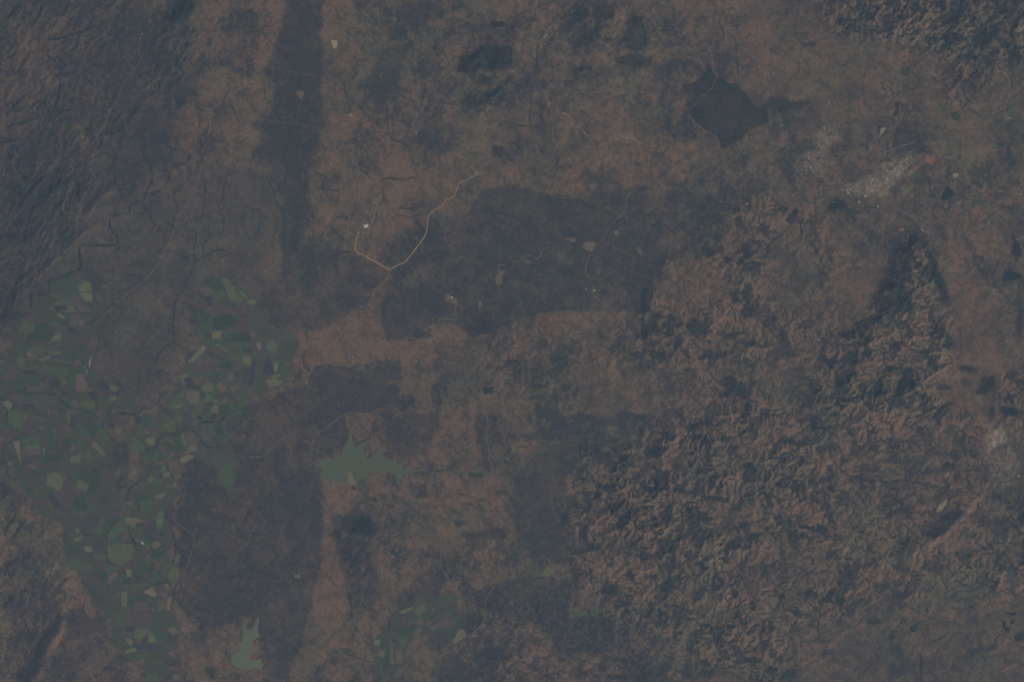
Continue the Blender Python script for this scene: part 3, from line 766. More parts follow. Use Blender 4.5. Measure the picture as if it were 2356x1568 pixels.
n_a = fbm(GX + WXn * 30, GY + WYn * 30, 70, 5, 501, 0.55)
n_b = fbm(GX, GY, 16, 4, 541, 0.6)
n_c = fbm(GX, GY, 5, 2, 571, 0.8)
n_d = fbm(GX + WXn * 18 + fineX * 5, GY + WYn * 18 + fineY * 5, 24, 4, 591, 0.6)
thick = smooth(n_d, 0.50, 0.56) - 0.45           # crisp-edged thickets
mix = bias + mott * ((n_a - 0.5) * 1.3 + (n_b - 0.5) * 0.8 + (n_c - 0.5) * 1.0 - 0.32 * thick)
mix = np.clip(mix, 0, 1.15)[..., None]
redn = np.clip(redd + (fbm(GX, GY, 110, 3, 601) - 0.5) * 0.9, 0, 1)[..., None]
soil = SOIL + (RED - SOIL) * redn
ALB = BUSH + (soil - BUSH) * mix
ALB = ALB + (DRY_HAZE - ALB) * (np.clip(dry, 0, 1) * 0.6)[..., None]
green = smooth(fbm(GX, GY, 90, 4, 631), 0.52, 0.7)[..., None]
ALB = ALB * (1 + green * np.array((-0.12, 0.0, -0.04)))
ALB = ALB + (np.array((0.060, 0.067, 0.042)) - ALB) * (cane * np.clip(0.35 + 0.9 * (n_a - 0.3), 0, 0.8))[..., None]
for p_ in (T(1,3, 740,110, 940,50, 1080,0, 1240,-70, 1370,-40, 1330,30, 1240,80, 1140,140, 1130,230, 1040,260, 900,240, 760,240, 690,180), T(0,3, 260,1440, 440,1390, 560,1430, 570,1568, 240,1620), T(0,3, 440,1230, 520,1170, 650,1170, 660,1290, 540,1370, 440,1430),
           T(1,3, 1050,-60, 1230,-90, 1290,-170, 1350,-160, 1330,-60, 1240,10, 1120,60), T(2,3, 1990,740, 2120,760, 2250,900, 2300,1100, 2250,1330, 2120,1340, 2000,1100)):
    sl, m = mask(p_, 8, 20, 8)
    city[sl] = np.maximum(city[sl], m * (0.5 if p_[:, 0].max() < 1925 else 0.65 if p_[:, 1].max() > 1000 else 1.0))
ALB = ALB + (np.array((0.200, 0.160, 0.104)) - ALB) * (city * np.clip(0.55 + 1.6 * (n_b - 0.5) + 1.0 * (n_c - 0.5), 0, 0.85))[..., None]
# scattered groves in the hill country; the dark of shaded slopes is put in too
grove = smooth(fbm(GX + WXn * 25, GY + WYn * 25, 22, 5, 651, 0.6), 0.53, 0.62) * np.clip(AE * 4.5, 0, 0.8)
riparian_shade = (0.55 + 0.3 * smooth(AE, 0.08, 0.2)) * streams * smooth(fbm(GX, GY, 22, 3, 681), 0.30, 0.52) * (1 - 0.8 * cane) * (1 - city)  # stream-side woods, strengthened in the hills to carry valley shade
rav_shade = ravine * smooth(fbm(GX, GY, 30, 3, 691), 0.22, 0.5) * (0.28 + 0.67 * smooth(AE + 0.7 * AL, 0.03, 0.13)) * (1 - city) * (1 - cane)  # ravine forest, with the shade of the valleys put into its colour
wmix = np.clip(np.maximum(np.maximum(wood_shade, grove), np.maximum(riparian_shade, rav_shade)) * (0.72 + 0.56 * n_b), 0, 1)[..., None]
ALB = ALB + (FOREST_SHADE - ALB) * wmix  # real forest and painted hill shade share this colour
ALB = ALB * (0.90 + 0.20 * n_c)[..., None]
ALB = np.clip(ALB, 0.006, 0.6)
# ---------------------------------------------------------------- materials
def principled(name, rough=0.9, spec=0.1):
    m = bpy.data.materials.new(name); m.use_nodes = True
    b = m.node_tree.nodes['Principled BSDF']
    b.inputs['Roughness'].default_value = rough
    b.inputs['Specular IOR Level'].default_value = spec
    return m, m.node_tree, b


def noisy(name, col, var=0.25, scale=3.0, rough=0.9, spec=0.1, stripes=None):
    """one-colour ground material with procedural noise in world space (and optional crop rows)"""
    m, nt, b = principled(name, rough, spec)
    geo = nt.nodes.new('ShaderNodeNewGeometry')
    nz = nt.nodes.new('ShaderNodeTexNoise'); nz.inputs['Scale'].default_value = scale; nz.inputs['Detail'].default_value = 4
    nt.links.new(geo.outputs['Position'], nz.inputs['Vector'])
    cr = nt.nodes.new('ShaderNodeMapRange'); cr.inputs['From Min'].default_value = 0.3; cr.inputs['From Max'].default_value = 0.7
    cr.inputs['To Min'].default_value = 1 - var; cr.inputs['To Max'].default_value = 1 + var
    nt.links.new(nz.outputs['Fac'], cr.inputs['Value'])
    oi = nt.nodes.new('ShaderNodeObjectInfo')
    r2 = nt.nodes.new('ShaderNodeMapRange'); r2.inputs['To Min'].default_value = 0.82; r2.inputs['To Max'].default_value = 1.18
    nt.links.new(oi.outputs['Random'], r2.inputs['Value'])
    mu = nt.nodes.new('ShaderNodeMath'); mu.operation = 'MULTIPLY'
    nt.links.new(cr.outputs[0], mu.inputs[0]); nt.links.new(r2.outputs[0], mu.inputs[1])
    vm = nt.nodes.new('ShaderNodeVectorMath'); vm.operation = 'SCALE'; vm.inputs[0].default_value = col
    nt.links.new(mu.outputs[0], vm.inputs['Scale'])
    nt.links.new(vm.outputs[0], b.inputs['Base Color'])
    return m


m_land, nt, b = principled('land', 0.95, 0.05)
at = nt.nodes.new('ShaderNodeAttribute'); at.attribute_name = 'albedo'
geo = nt.nodes.new('ShaderNodeNewGeometry')
n1 = nt.nodes.new('ShaderNodeTexNoise'); n1.inputs['Scale'].default_value = 4.5; n1.inputs['Detail'].default_value = 3
nt.links.new(geo.outputs['Position'], n1.inputs['Vector'])
mr = nt.nodes.new('ShaderNodeMapRange'); mr.inputs['From Min'].default_value = 0.3; mr.inputs['From Max'].default_value = 0.7
mr.inputs['To Min'].default_value = 0.86; mr.inputs['To Max'].default_value = 1.14
nt.links.new(n1.outputs['Fac'], mr.inputs['Value'])
vm = nt.nodes.new('ShaderNodeVectorMath'); vm.operation = 'SCALE'
nt.links.new(at.outputs['Color'], vm.inputs[0]); nt.links.new(mr.outputs[0], vm.inputs['Scale'])
nt.links.new(vm.outputs[0], b.inputs['Base Color'])

MAT = {
    'water': noisy('silty_water', (0.084, 0.096, 0.050), 0.05, 0.25, 0.35, 0.3),
    'palewater': noisy('pale_silty_water', (0.102, 0.116, 0.062), 0.05, 0.25, 0.35, 0.3),
    'bluewater': noisy('clear_water', (0.045, 0.07, 0.078), 0.05, 0.3, 0.35, 0.3),
    'g': noisy('dark_green_cane', (0.045, 0.062, 0.034), 0.14, 2.5),
    'm': noisy('green_cane', (0.062, 0.078, 0.036), 0.14, 2.5),
    'l': noisy('light_green_cane', (0.094, 0.104, 0.046), 0.12, 2.5),
    'y': noisy('yellowing_cane', (0.130, 0.121, 0.062), 0.12, 2.5),
    's': noisy('straw_stubble', (0.155, 0.115, 0.070), 0.14, 2.5),
    'p': noisy('burnt_stubble', (0.048, 0.045, 0.047), 0.18, 2.5),
    'b': noisy('ploughed_brown_soil', (0.082, 0.062, 0.050), 0.18, 2.5),
    'r': noisy('red_brown_soil', (0.108, 0.074, 0.054), 0.16, 2.5),
    'k': noisy('grey_green_fallow', (0.060, 0.068, 0.045), 0.14, 2.5),
    'road': noisy('graded_dirt_road', (0.33, 0.21, 0.115), 0.12, 6),
    'track': noisy('pale_track', (0.165, 0.115, 0.074), 0.35, 2),
    'tar': noisy('sunbleached_tarmac', (0.16, 0.145, 0.125), 0.12, 5),
    'sand': noisy('river_sand', (0.26, 0.20, 0.13), 0.25, 3),
    'riverine': noisy('riverine_forest_leaves', (0.030, 0.038, 0.031), 0.35, 3),
    'clear': noisy('bare_tan_earth', (0.135, 0.098, 0.064), 0.3, 4),
    'pale': noisy('pale_dry_earth', (0.27, 0.215, 0.125), 0.1, 3),
    'mine': noisy('red_laterite', (0.26, 0.10, 0.060), 0.3, 5),
    'white': noisy('white_sheet_roof', (0.68, 0.60, 0.48), 0.05, 8, 0.6, 0.3),
    'grey': noisy('grey_sheet_roof', (0.31, 0.26, 0.20), 0.15, 8, 0.6, 0.3),
    'roofred': noisy('rust_red_roof', (0.33, 0.17, 0.11), 0.15, 8, 0.7, 0.2),
    'urban': noisy('built_up_ground', (0.17, 0.145, 0.115), 0.3, 6),
    'concrete': noisy('concrete', (0.42, 0.37, 0.28), 0.08, 6),
}


def tag(o, label=None, cat=None, kind=None, group=None):
    if label: o['label'] = label
    if cat: o['category'] = cat
    if kind: o['kind'] = kind
    if group: o['group'] = group
    return o


def link(name, me, mat=None, parent=None):
    o = bpy.data.objects.new(name, me)
    if me is not None and mat is not None and not me.materials:
        me.materials.append(mat)
    C.objects.link(o)
    if parent is not None:
        o.parent = parent
    return o


# ---------------------------------------------------------------- bare clearings flattened into the land
CLEAR = [
    ('pale', T(0,1, 685,365, 715,372, 750,376, 745,430, 735,446, 710,446, 700,400), 'pale yellow wedge-shaped clearing beside the dark woodland strip'),
    ('pale', T(0,1, 855,1045, 890,1045, 870,1072), 'tiny pale triangular clearing on brown land below the yellow wedge'),
    ('pale', T(0,1, 668,1510, 698,1492, 694,1530), 'small pale pond-shaped clearing right of the woodland strip'),
    ('clear', T(0,1, 365,855, 395,835, 440,842, 442,872, 418,915, 385,890), 'rounded tan quarry inside the dark woodland strip'),
    ('clear', T(0,1, 1255,165, 1288,163, 1296,188, 1268,192), 'small tan clearing near the upper edge between dark bush patches'),
    ('clear', T(1,1, 1735,1195, 1755,1130, 1790,1150, 1855,1185, 1835,1222, 1802,1218, 1790,1195), 'star-shaped tan clearing with a bright speck in the dark reserve'),
    ('clear', T(1,1, 2235,920, 2290,915, 2265,980, 2265,1040, 2215,1062, 2195,990), 'ragged tall tan clearing in the middle of the dark reserve'),
    ('clear', T(1,1, 2045,1200, 2072,1188, 2082,1238, 2042,1268), 'small tan clearing left below the ragged tall one'),
    ('clear', T(1,1, 460,560, 480,545, 515,555, 520,585, 490,600, 465,590), 'round brown clearing left of the airport road'),
    ('clear', T(1,2, 660,660, 700,650, 770,655, 750,738, 690,742, 650,700), 'blocky tan clearing where the reserve road bends'),
    ('clear', T(1,2, 530,618, 585,614, 586,656, 532,655), 'square tan clearing in the reserve left of the blocky one'),
    ('clear', T(1,2, 485,622, 520,610, 526,638, 490,646), 'small wedge clearing beside the square clearing in the reserve'),
    ('clear', T(1,2, 930,560, 962,545, 992,570, 962,602), 'diamond-shaped tan clearing right of the reserve road'),
    ('clear', T(1,2, 1140,708, 1180,710, 1196,775, 1168,768), 'narrow slanting tan clearing at the right end of the reserve'),
    ('clear', T(1,2, 95,832, 130,815, 190,835, 150,860), 'flat oval tan clearing left inside the reserve'),
    ('mine', T(0,3, 1445,1450, 1480,1434, 1540,1434, 1540,1490, 1492,1516, 1462,1500), 'bright red laterite pit beside the city airfield'),
    ('mine', T(1,3, 1195,538, 1262,530, 1240,556, 1210,556), 'small red scar above the tip of the dark mountain'),
    ('pale', T(0,3, 1040,1175, 1095,1174, 1055,1222, 1022,1254), 'pale sickle of bare soil above the city airfield'),
    ('pale', T(1,3, 1690,35, 1740,18, 1756,48, 1712,70), 'whitish quarry right of the city'),
    ('sand', T(2,3, 1625,1240, 1650,1200, 1672,1208, 1644,1250), 'small pale rock face on the scarp at lower right'),
    ('sand', T(2,3, 1540,1568, 1575,1500, 1655,1440, 1635,1500, 1600,1560), 'pale orange rock face on the scarp left of the dark crescent'),
    ('r', T(3,1, 1985,700, 1985,660, 2010,620, 2060,612, 2095,640, 2095,690, 2050,720), 'round red field beside the lower village'),
    ('clear', T(3,1, 345,590, 380,575, 412,595, 400,618, 360,610), 'tan ring of diggings in the lower dark plain'),
    ('clear', T(3,0, 1785,610, 1810,592, 1848,600, 1830,625), 'pale diggings in the dark plain above the lower reservoir'),
    ('clear', T(1,0, 1752,748, 1778,740, 1778,768, 1756,768), 'tiny tan speck of bare earth beside the left stream'),
    ('concrete', T(1,1, 990,500, 1030,488, 1036,515, 1012,530, 994,524), 'bright concrete apron beside the inland airstrip'),
    ('clear', T(1,1, 2000,0, 2095,10, 2090,42, 2050,34, 2010,40), 'bare earth works at the upper end of the dirt road'),
    ('clear', T(1,1, 1140,370, 1190,348, 1205,400, 1180,430, 1145,410), 'brown borrow pit right of the inland airstrip'),
]


def flatten(poly, pad=1.5):
    sl, m = mask(poly, 2.5, 0.0, 0.0)
    lv = float(zat(poly[:, 0].mean(), poly[:, 1].mean()))
    w = np.clip(m * 5, 0, 1)
    Z[sl] = Z[sl] * (1 - w) + lv * w
    return lv


CLEAR_Z = [flatten(p) for _, p, _ in CLEAR]

# ---------------------------------------------------------------- fields traced sheet by sheet
FIELDS = """
1 0
g 575,1010 680,970 725,1060 740,1160 640,1150 570,1120 470,1100 460,1090 480,1030
b 690,970 730,945 775,1010 720,1050
l 725,1055 780,1010 835,1035 845,1112 730,1118 708,1080
y 735,1125 845,1115 850,1195 800,1205 765,1180
m 470,1140 510,1120 600,1150 670,1228 600,1188 530,1190
m 330,1180 450,1160 500,1240 420,1270 330,1260
l 470,1215 600,1192 670,1232 600,1238 520,1238
y 600,1242 680,1237 695,1295 645,1280
p 500,1245 595,1242 640,1273 550,1286
l 540,1290 640,1278 705,1302 620,1307
y 530,1305 600,1345 590,1365 520,1325
b 612,1165 690,1170 820,1260 830,1310 712,1300 692,1235 650,1200
g 290,1300 340,1285 440,1330 530,1400 440,1382 380,1372 300,1325
m 440,1275 515,1312 535,1360 480,1345
b 230,1350 280,1330 370,1370 330,1398 262,1390
g 332,1402 440,1387 470,1470 510,1500 440,1568 330,1568 320,1480
m 190,1395 230,1360 260,1400 328,1405 310,1480 240,1500 200,1460
p 640,1440 680,1440 740,1500 690,1515 630,1475
p 540,1400 590,1380 640,1410 600,1425
b 460,1400 530,1402 545,1425 490,1440
m 760,1510 850,1400 890,1400 890,1440 820,1510
k 480,1480 560,1450 630,1520 590,1560 520,1540
l 500,1500 560,1500 560,1560 470,1568
g 240,1510 320,1490 325,1568 240,1568
b 150,1410 185,1420 190,1500 160,1490
g 1885,980 2000,985 2040,1010 2060,1092 1990,1112 1920,1060 1870,1040
l 2030,982 2105,1000 2150,1090 2230,1195 2200,1213 2112,1183 2082,1108
l 2190,1080 2250,1130 2290,1165 2235,1175
l 2270,1185 2350,1175 2354,1230 2280,1230
g 2070,1192 2190,1217 2180,1275 2130,1262 2060,1222
m 1990,1115 2060,1096 2090,1150 2020,1188 1960,1163
r 1850,1050 1920,1075 1975,1125 1900,1160 1845,1115
g 1830,1130 1888,1127 1888,1160 1820,1155
b 1800,1180 1880,1175 1908,1248 1850,1298 1780,1260
p 1890,1175 1943,1170 1958,1240 1912,1245
m 1947,1170 2018,1190 2028,1210 1972,1238
r 1912,1252 2030,1212 2118,1265 2128,1308 2050,1333 1930,1335
p 1850,1310 1890,1290 1925,1340 1900,1370 1850,1340
g 1770,1270 1835,1285 1830,1340 1760,1340
g 1952,1347 2120,1312 2185,1385 2100,1448 1990,1478 1962,1420
b 2132,1280 2230,1290 2300,1340 2290,1368 2190,1368
b 2150,1402 2250,1372 2310,1400 2290,1478 2200,1503 2140,1450
m 1830,1400 1948,1347 1962,1440 1910,1478 1820,1470
p 1730,1360 1830,1370 1878,1398 1740,1410
p 1870,1500 1908,1482 1948,1530 1900,1540
y 1948,1482 2045,1467 2030,1550 1952,1545
m 2080,1452 2120,1462 2148,1510 2110,1545 2062,1520
g 2122,1512 2300,1482 2310,1568 2140,1568
k 1960,1560 2040,1552 2060,1568 1960,1568
2 0
m 240,60 380,35 420,80 335,108 312,130 272,98
y 245,100 268,97 300,135 270,145 250,120
g 290,90 350,80 340,105 312,122
l 440,90 575,85 575,122 450,118
y 350,165 460,120 470,150 400,180 345,180
p 472,125 570,125 565,158 475,153
l 475,165 570,162 660,185 645,203 470,185
g 578,95 680,110 685,198 657,178 572,155
m 235,210 460,228 640,240 635,330 527,298 430,300 235,262
g 245,175 660,207 655,233 470,223 240,190
p 230,267 320,267 320,310 220,300
g 215,307 358,315 353,405 215,400
p 360,330 420,335 415,372 360,370
p 465,345 553,345 550,430 455,425
b 525,302 615,302 600,333 530,340
l 557,345 610,350 605,400 555,420
b 357,377 410,377 410,430 362,430
b 250,415 363,412 363,465 252,460
p 215,415 245,412 247,460 215,455
r 695,300 775,300 780,360 810,400 800,450 760,470 697,450
g 657,237 770,237 770,295 692,298 688,450 640,468 620,380 640,300
m 620,472 770,474 798,538 738,545 680,536 610,500
l 742,548 800,542 875,560 870,620 820,630 727,600
b 660,542 728,547 718,605 655,590
p 802,460 870,470 880,520 842,530
p 905,390 960,375 1005,400 998,458 905,425
l 1008,395 1040,395 1085,430 1080,458 1012,460
p 1020,465 1100,462 1090,500 1015,495
l 1015,503 1085,507 1060,545 1010,540
b 895,442 1008,462 998,520 895,502
m 895,507 998,527 990,630 890,600
r 880,622 970,642 960,680 920,680 870,645
k 230,490 380,482 530,497 530,600 330,600 222,560
b 100,490 220,492 220,562 150,590 110,540
p 222,570 310,592 320,620 250,620 210,600
y 20,555 80,540 120,580 90,640 50,600
r 460,620 525,620 525,720 490,690 470,660
m 80,632 140,622 240,690 212,808 150,810 90,740 70,690
b 217,717 300,730 310,840 250,870 208,800
g 415,815 490,810 480,900 450,905 415,870
g 310,642 430,672 440,710 330,680
y 850,920 880,917 975,1030 950,1065 845,965
g 775,742 850,722 908,790 885,868 830,860 780,800
m 905,815 960,802 1000,840 1025,930 1000,983 930,930 892,872
p 990,760 1055,748 1050,790 1000,800
b 1062,667 1190,682 1200,788 1082,800 1062,742
g 1312,662 1360,662 1395,720 1340,760 1302,718
p 1232,692 1298,692 1318,740 1250,765
m 1200,880 1260,890 1335,960 1330,1000 1260,990 1230,1030 1210,960
y 1330,905 1420,865 1425,950 1390,955
g 1480,930 1523,910 1598,962 1650,952 1710,1010 1640,1020 1500,970
l 1660,860 1688,852 1723,940 1710,958 1680,940
l 1525,905 1560,890 1620,953 1602,958
b 1692,832 1760,820 1840,900 1800,945 1740,938
y 1730,970 1770,947 1815,972 1810,1005 1760,1015 1720,990
l 1485,760 1530,715 1613,720 1613,830 1560,835 1510,815
g 1617,745 1650,752 1650,820 1617,828
l 1635,695 1670,705 1660,750 1630,740
g 1662,732 1720,722 1725,790 1662,798
l 1610,510 1700,452 1690,500 1622,518
m 1545,600 1600,522 1690,512 1640,578 1588,590 1575,622 1540,630
l 1592,592 1690,562 1660,610 1602,613
y 1725,452 1838,462 1830,585 1755,580 1702,502
l 1840,560 1835,530 1888,535 1898,478 1958,502 1930,553
p 1847,472 1895,477 1885,530 1835,525
p 1700,340 1760,335 1780,400 1850,402 1840,448 1720,438
r 1660,350 1690,350 1700,405 1675,405
l 1860,400 1910,382 1960,382 1955,460 1900,465 1852,453
s 1990,402 2030,372 2085,430 2045,470
m 1970,375 2010,345 2028,370 1988,398
l 2100,350 2125,315 2150,355 2115,375
l 2115,430 2170,405 2170,450 2140,475
b 2000,512 2080,442 2165,500 2140,540 2082,518
l 1950,552 1998,522 1998,568 1970,578
l 2002,570 2080,522 2110,545 2060,578
g 1890,590 1945,548 1963,578 1945,600
y 1940,630 1965,587 2015,582 2000,658 1937,658
p 1877,607 1935,612 1928,653 1877,650
g 2022,582 2105,587 2095,650 2060,700 2012,650
l 1955,730 2040,677 2030,710 1975,740
p 1937,662 2000,667 1960,718 1932,700
p 1820,682 1870,682 1860,730 1810,720
m 1772,592 1870,592 1868,650 1812,678 1762,650
p 1690,662 1768,657 1760,710 1690,700
m 1872,667 1928,667 1920,710 1872,718
y 1720,195 1860,40 1895,45 1890,80 1770,195
r 1740,30 1830,32 1820,78 1732,78
p 1730,82 1800,87 1760,145 1700,190
l 1975,20 2010,20 2110,90 2050,80
m 2110,102 2228,82 2228,190 2150,190
y 2232,140 2310,132 2310,220 2232,205
k 1985,120 2080,90 2105,150 2060,180 2000,170
g 2020,210 2100,170 2145,210 2100,260 2030,250
g 2230,250 2300,240 2260,400 2225,370
p 2310,180 2354,150 2330,400 2270,410
l 1625,320 1700,295 1750,310 1690,340 1660,345
g 1960,330 2010,310 2015,340 1970,365
m 1640,410 1700,412 1715,440 1640,460
y 430,1270 440,1225 480,1205 545,1215 575,1255 580,1310 570,1360 510,1385 500,1345 430,1325
g 720,1170 820,1190 830,1260 810,1290 702,1240
l 710,1272 820,1312 800,1380 730,1350 702,1320
g 832,1180 910,1160 920,1350 850,1370 822,1340
b 450,1352 500,1388 580,1390 610,1520 560,1500 520,1430
p 420,1410 500,1402 540,1480 560,1550 500,1520
s 120,925 180,910 185,1040 195,1130 150,1010
y 70,1110 110,1105 120,1140 70,1145
m 195,890 350,880 370,960 200,950
b 195,1000 370,1000 380,1040 200,1050
g 450,920 500,910 510,1000 450,1010
l 230,955 370,962 375,995 235,992
g 420,1060 550,1030 550,1110 420,1110
p 200,1090 280,1085 280,1125 210,1125
l 640,1060 740,1040 740,1110 650,1120
m 760,1020 850,1010 870,1100 790,1110
k 580,1060 635,1060 640,1150 590,1150
m 300,870 380,860 375,880 300,880
l 490,790 515,790 515,880 495,880
m 560,840 680,830 690,870 600,900
g 700,680 760,640 840,660 830,715 770,735
p 650,680 700,660 695,840 650,790
l 610,640 650,660 640,760 612,740
k 550,640 600,620 610,740 560,700
m 1355,1222 1410,1162 1470,1190 1430,1230 1480,1320 1440,1400 1370,1420 1300,1392 1385,1310 1422,1270 1400,1228
l 1342,1265 1398,1230 1420,1268 1380,1305
b 1190,1370 1270,1310 1340,1285 1375,1308 1290,1388
y 1420,1410 1530,1390 1510,1430 1460,1455 1425,1440
l 1510,1300 1588,1310 1588,1350 1520,1350
s 1590,1300 1620,1300 1620,1340 1592,1335
y 1495,1215 1555,1200 1560,1240 1500,1250
s 1155,1470 1225,1490 1220,1503 1150,1490
m 1150,1503 1260,1512 1260,1560 1180,1550
m 1280,1470 1390,1440 1410,1530 1380,1568 1290,1568
m 800,1480 900,1470 900,1568 810,1568
g 680,1440 790,1420 790,1560 690,1560
m 2010,1230 2100,1100 2150,1110 2130,1190 2180,1240 2110,1360 2020,1310
b 2030,1140 2090,1100 2010,1225 1990,1190
g 1450,1020 1500,1010 1495,1100 1455,1090
k 1520,1120 1560,1120 1560,1190 1520,1195
p 1450,1240 1500,1210 1500,1255 1470,1260
g 1530,1370 1620,1350 1610,1430 1550,1430
l 1480,1160 1520,1140 1530,1200 1490,1200
y 1650,1080 1730,1040 1790,1050 1760,1080 1680,1120
b 1840,830 1960,870 1900,930 1850,905
k 1840,760 1960,750 1970,860 1850,820
g 1975,770 2040,760 2060,850 1990,860
p 2080,730 2120,740 2150,800 2100,830
m 2120,680 2190,700 2220,760 2160,800 2110,720
b 1060,880 1090,860 1150,830 1160,870 1100,910
m 1160,830 1200,840 1190,930 1110,930
k 1110,540 1190,470 1220,520 1200,620 1080,650
l 1035,620 1075,615 1060,650 1030,650
m 860,670 920,700 940,750 900,740
p 80,100 170,90 170,130 110,120
k 60,170 150,180 130,240 70,230
m 150,150 225,140 220,250 160,240
b 30,260 160,260 160,340 40,340
g 20,380 170,370 160,430 70,430
m 0,200 40,200 50,280 0,300
3 0
m 1000,180 1140,50 1180,180 1100,200 1060,230 985,295
g 1060,252 1120,252 1120,300 1060,290
l 985,302 1230,292 1215,430 1130,490 1050,490 985,420
y 1145,50 1250,60 1330,90 1300,100 1250,110 1240,148 1160,110
g 1250,112 1310,112 1300,140 1252,140
m 1190,152 1240,152 1300,180 1290,240 1210,230
b 1110,202 1180,197 1190,248 1130,260
g 580,200 620,190 630,290 690,310 740,380 640,370 590,270
l 680,245 760,220 755,260 700,285
l 690,160 715,140 750,200 700,200
m 800,180 900,150 950,180 940,210 870,220 800,200
y 775,320 800,320 850,330 840,375 780,370
k 840,250 970,230 970,320 860,330
m 635,435 690,430 840,480 850,530 780,550 670,520
m 725,565 755,565 800,700 780,710
r 780,750 825,760 840,890 885,900 880,960 840,990 780,920
b 640,60 720,50 800,80 780,120 700,90
p 790,100 850,50 920,60 900,110 830,140
l 1430,60 1500,60 1490,150 1450,160
l 1450,0 1510,0 1505,50 1440,50
p 1320,170 1380,120 1440,170 1400,240 1340,220
y 1395,290 1440,270 1490,300 1440,340 1400,330
m 1510,260 1590,240 1610,280 1540,310 1495,312
g 1370,420 1420,360 1500,360 1480,400 1400,440
r 1530,370 1580,310 1610,320 1600,440 1540,450
l 1610,400 1640,380 1665,410 1640,470 1600,490
m 1460,500 1560,452 1590,480 1540,600 1480,570 1490,540
g 1350,530 1430,460 1420,540 1390,560
r 1435,488 1480,420 1528,420 1470,510 1432,545
y 1145,520 1215,540 1210,600 1170,600
g 1130,610 1200,602 1200,650 1110,680
r 1000,572 1090,550 1080,600 990,670
m 980,480 1050,500 1090,530 990,568
y 1115,740 1170,735 1170,878 1120,878
y 1310,740 1400,690 1450,770 1410,785
y 1500,680 1530,655 1570,700 1550,720
m 1200,740 1220,670 1360,650 1340,700 1280,730
l 1550,530 1600,500 1640,520 1640,620 1560,650 1530,600
r 1570,652 1630,630 1610,700 1572,705
r 1470,740 1548,752 1530,800 1470,770
m 1350,800 1390,790 1400,830 1370,850
l 1450,850 1490,810 1530,850 1500,900 1450,930
s 1540,790 1580,780 1560,910 1535,910
b 1260,830 1340,830 1390,900 1230,910
r 1390,882 1430,870 1430,920 1392,920
g 980,890 1030,890 1010,990 970,980
m 1060,920 1150,882 1250,882 1152,918 1150,1068 1050,1050
b 1160,912 1208,912 1213,1000 1238,1002 1238,1050 1160,1050
b 1215,942 1390,930 1410,980 1400,1060 1290,1060 1242,1000
p 1155,1067 1240,1062 1230,1108 1155,1105
g 1155,1112 1225,1115 1220,1158 1160,1163
g 1020,1110 1110,1090 1130,1180 1070,1260 1015,1210
l 1242,1067 1398,1080 1360,1120 1290,1178 1232,1160
y 1150,1167 1200,1167 1230,1210 1190,1230
l 1362,1122 1400,1110 1440,1200 1362,1208
p 1240,1245 1350,1160 1330,1250 1290,1280
p 1352,1212 1480,1220 1400,1290 1340,1280
l 1130,1320 1160,1270 1238,1247 1268,1280 1210,1295
g 1140,1330 1220,1302 1290,1300 1318,1360 1230,1370
m 1300,1290 1390,1320 1370,1380 1322,1368
g 1402,1108 1500,1102 1540,1140 1480,1180 1442,1180
g 1430,990 1520,930 1545,960 1540,1060 1470,1050
y 1530,1080 1590,1050 1650,1110 1590,1130
p 1510,1200 1570,1120 1590,1160 1550,1200
m 1390,1360 1440,1300 1470,1270 1470,1340 1430,1400 1430,1480 1340,1490 1375,1450
y 1575,1520 1600,1490 1645,1510 1630,1550
s 1540,1290 1600,1280 1605,1340 1560,1320
m 1340,1500 1450,1492 1440,1568 1330,1568
g 1760,1110 1795,1110 1790,1200 1760,1200
k 1540,60 1560,120 1500,260 1490,150
p 920,290 945,300 940,355 915,340
k 860,400 960,370 980,430 870,470
2 1
l 95,0 190,0 190,80 150,100 100,80
g 250,30 380,0 390,30 320,110 270,90
p 75,180 120,145 150,190 165,290 110,330 60,300
g 205,120 260,115 275,250 235,285 205,250
y 158,190 202,190 208,255 168,292
m 270,232 330,230 330,310 290,345 242,305
s 120,320 200,300 235,305 180,355
y 90,360 130,342 250,360 230,400 120,425
m 0,280 55,290 50,400 0,440
y 0,20 45,5 50,75 20,80
y 838,1215 880,1198 897,1240 915,1282 925,1310 870,1320 840,1290
m 940,1320 960,1270 1000,1270 1010,1300 960,1350
g 1440,1210 1480,1200 1490,1240 1450,1260
l 2000,1175 2060,1170 2060,1203 2000,1208
g 1950,1212 2090,1205 2090,1240 2000,1260
3 1
m 1675,780 1790,745 1840,800 1830,840 1770,820 1680,820
l 1455,890 1540,850 1555,910 1490,960
y 1320,915 1450,870 1440,900 1330,945
g 1420,960 1470,930 1480,990 1430,1010
b 1340,952 1418,942 1410,1050 1340,1060
m 1720,940 1780,920 1790,968 1740,980
r 1670,1015 1740,985 1795,1000 1785,1050 1730,1070
m 1800,950 1850,970 1860,1040 1800,1040
g 1760,1072 1840,1060 1850,1110 1790,1170 1750,1130
y 1860,1090 1910,1080 1940,1140 1820,1225 1800,1200
g 1320,1110 1450,1070 1460,1100 1390,1148 1320,1140
m 1330,1152 1398,1152 1370,1260 1320,1230
l 1225,1200 1275,1200 1270,1248 1225,1240
y 1085,1180 1140,1170 1140,1230 1080,1230
y 1110,1300 1145,1262 1190,1290 1180,1340 1130,1335
g 1147,1170 1195,1170 1190,1250 1147,1250
l 1230,1252 1268,1252 1260,1320 1288,1405 1230,1400
r 1272,1270 1340,1260 1340,1390 1290,1398
m 1210,1450 1280,1420 1310,1450 1250,1480
m 755,1280 810,1260 800,1320 755,1315
g 812,1265 860,1260 865,1300 812,1310
m 1130,1400 1165,1390 1165,1520 1145,1520
g 1090,1340 1190,1345 1185,1380 1100,1370
m 870,1410 940,1380 960,1420 880,1470
3 2
l 265,590 330,490 390,560 340,600
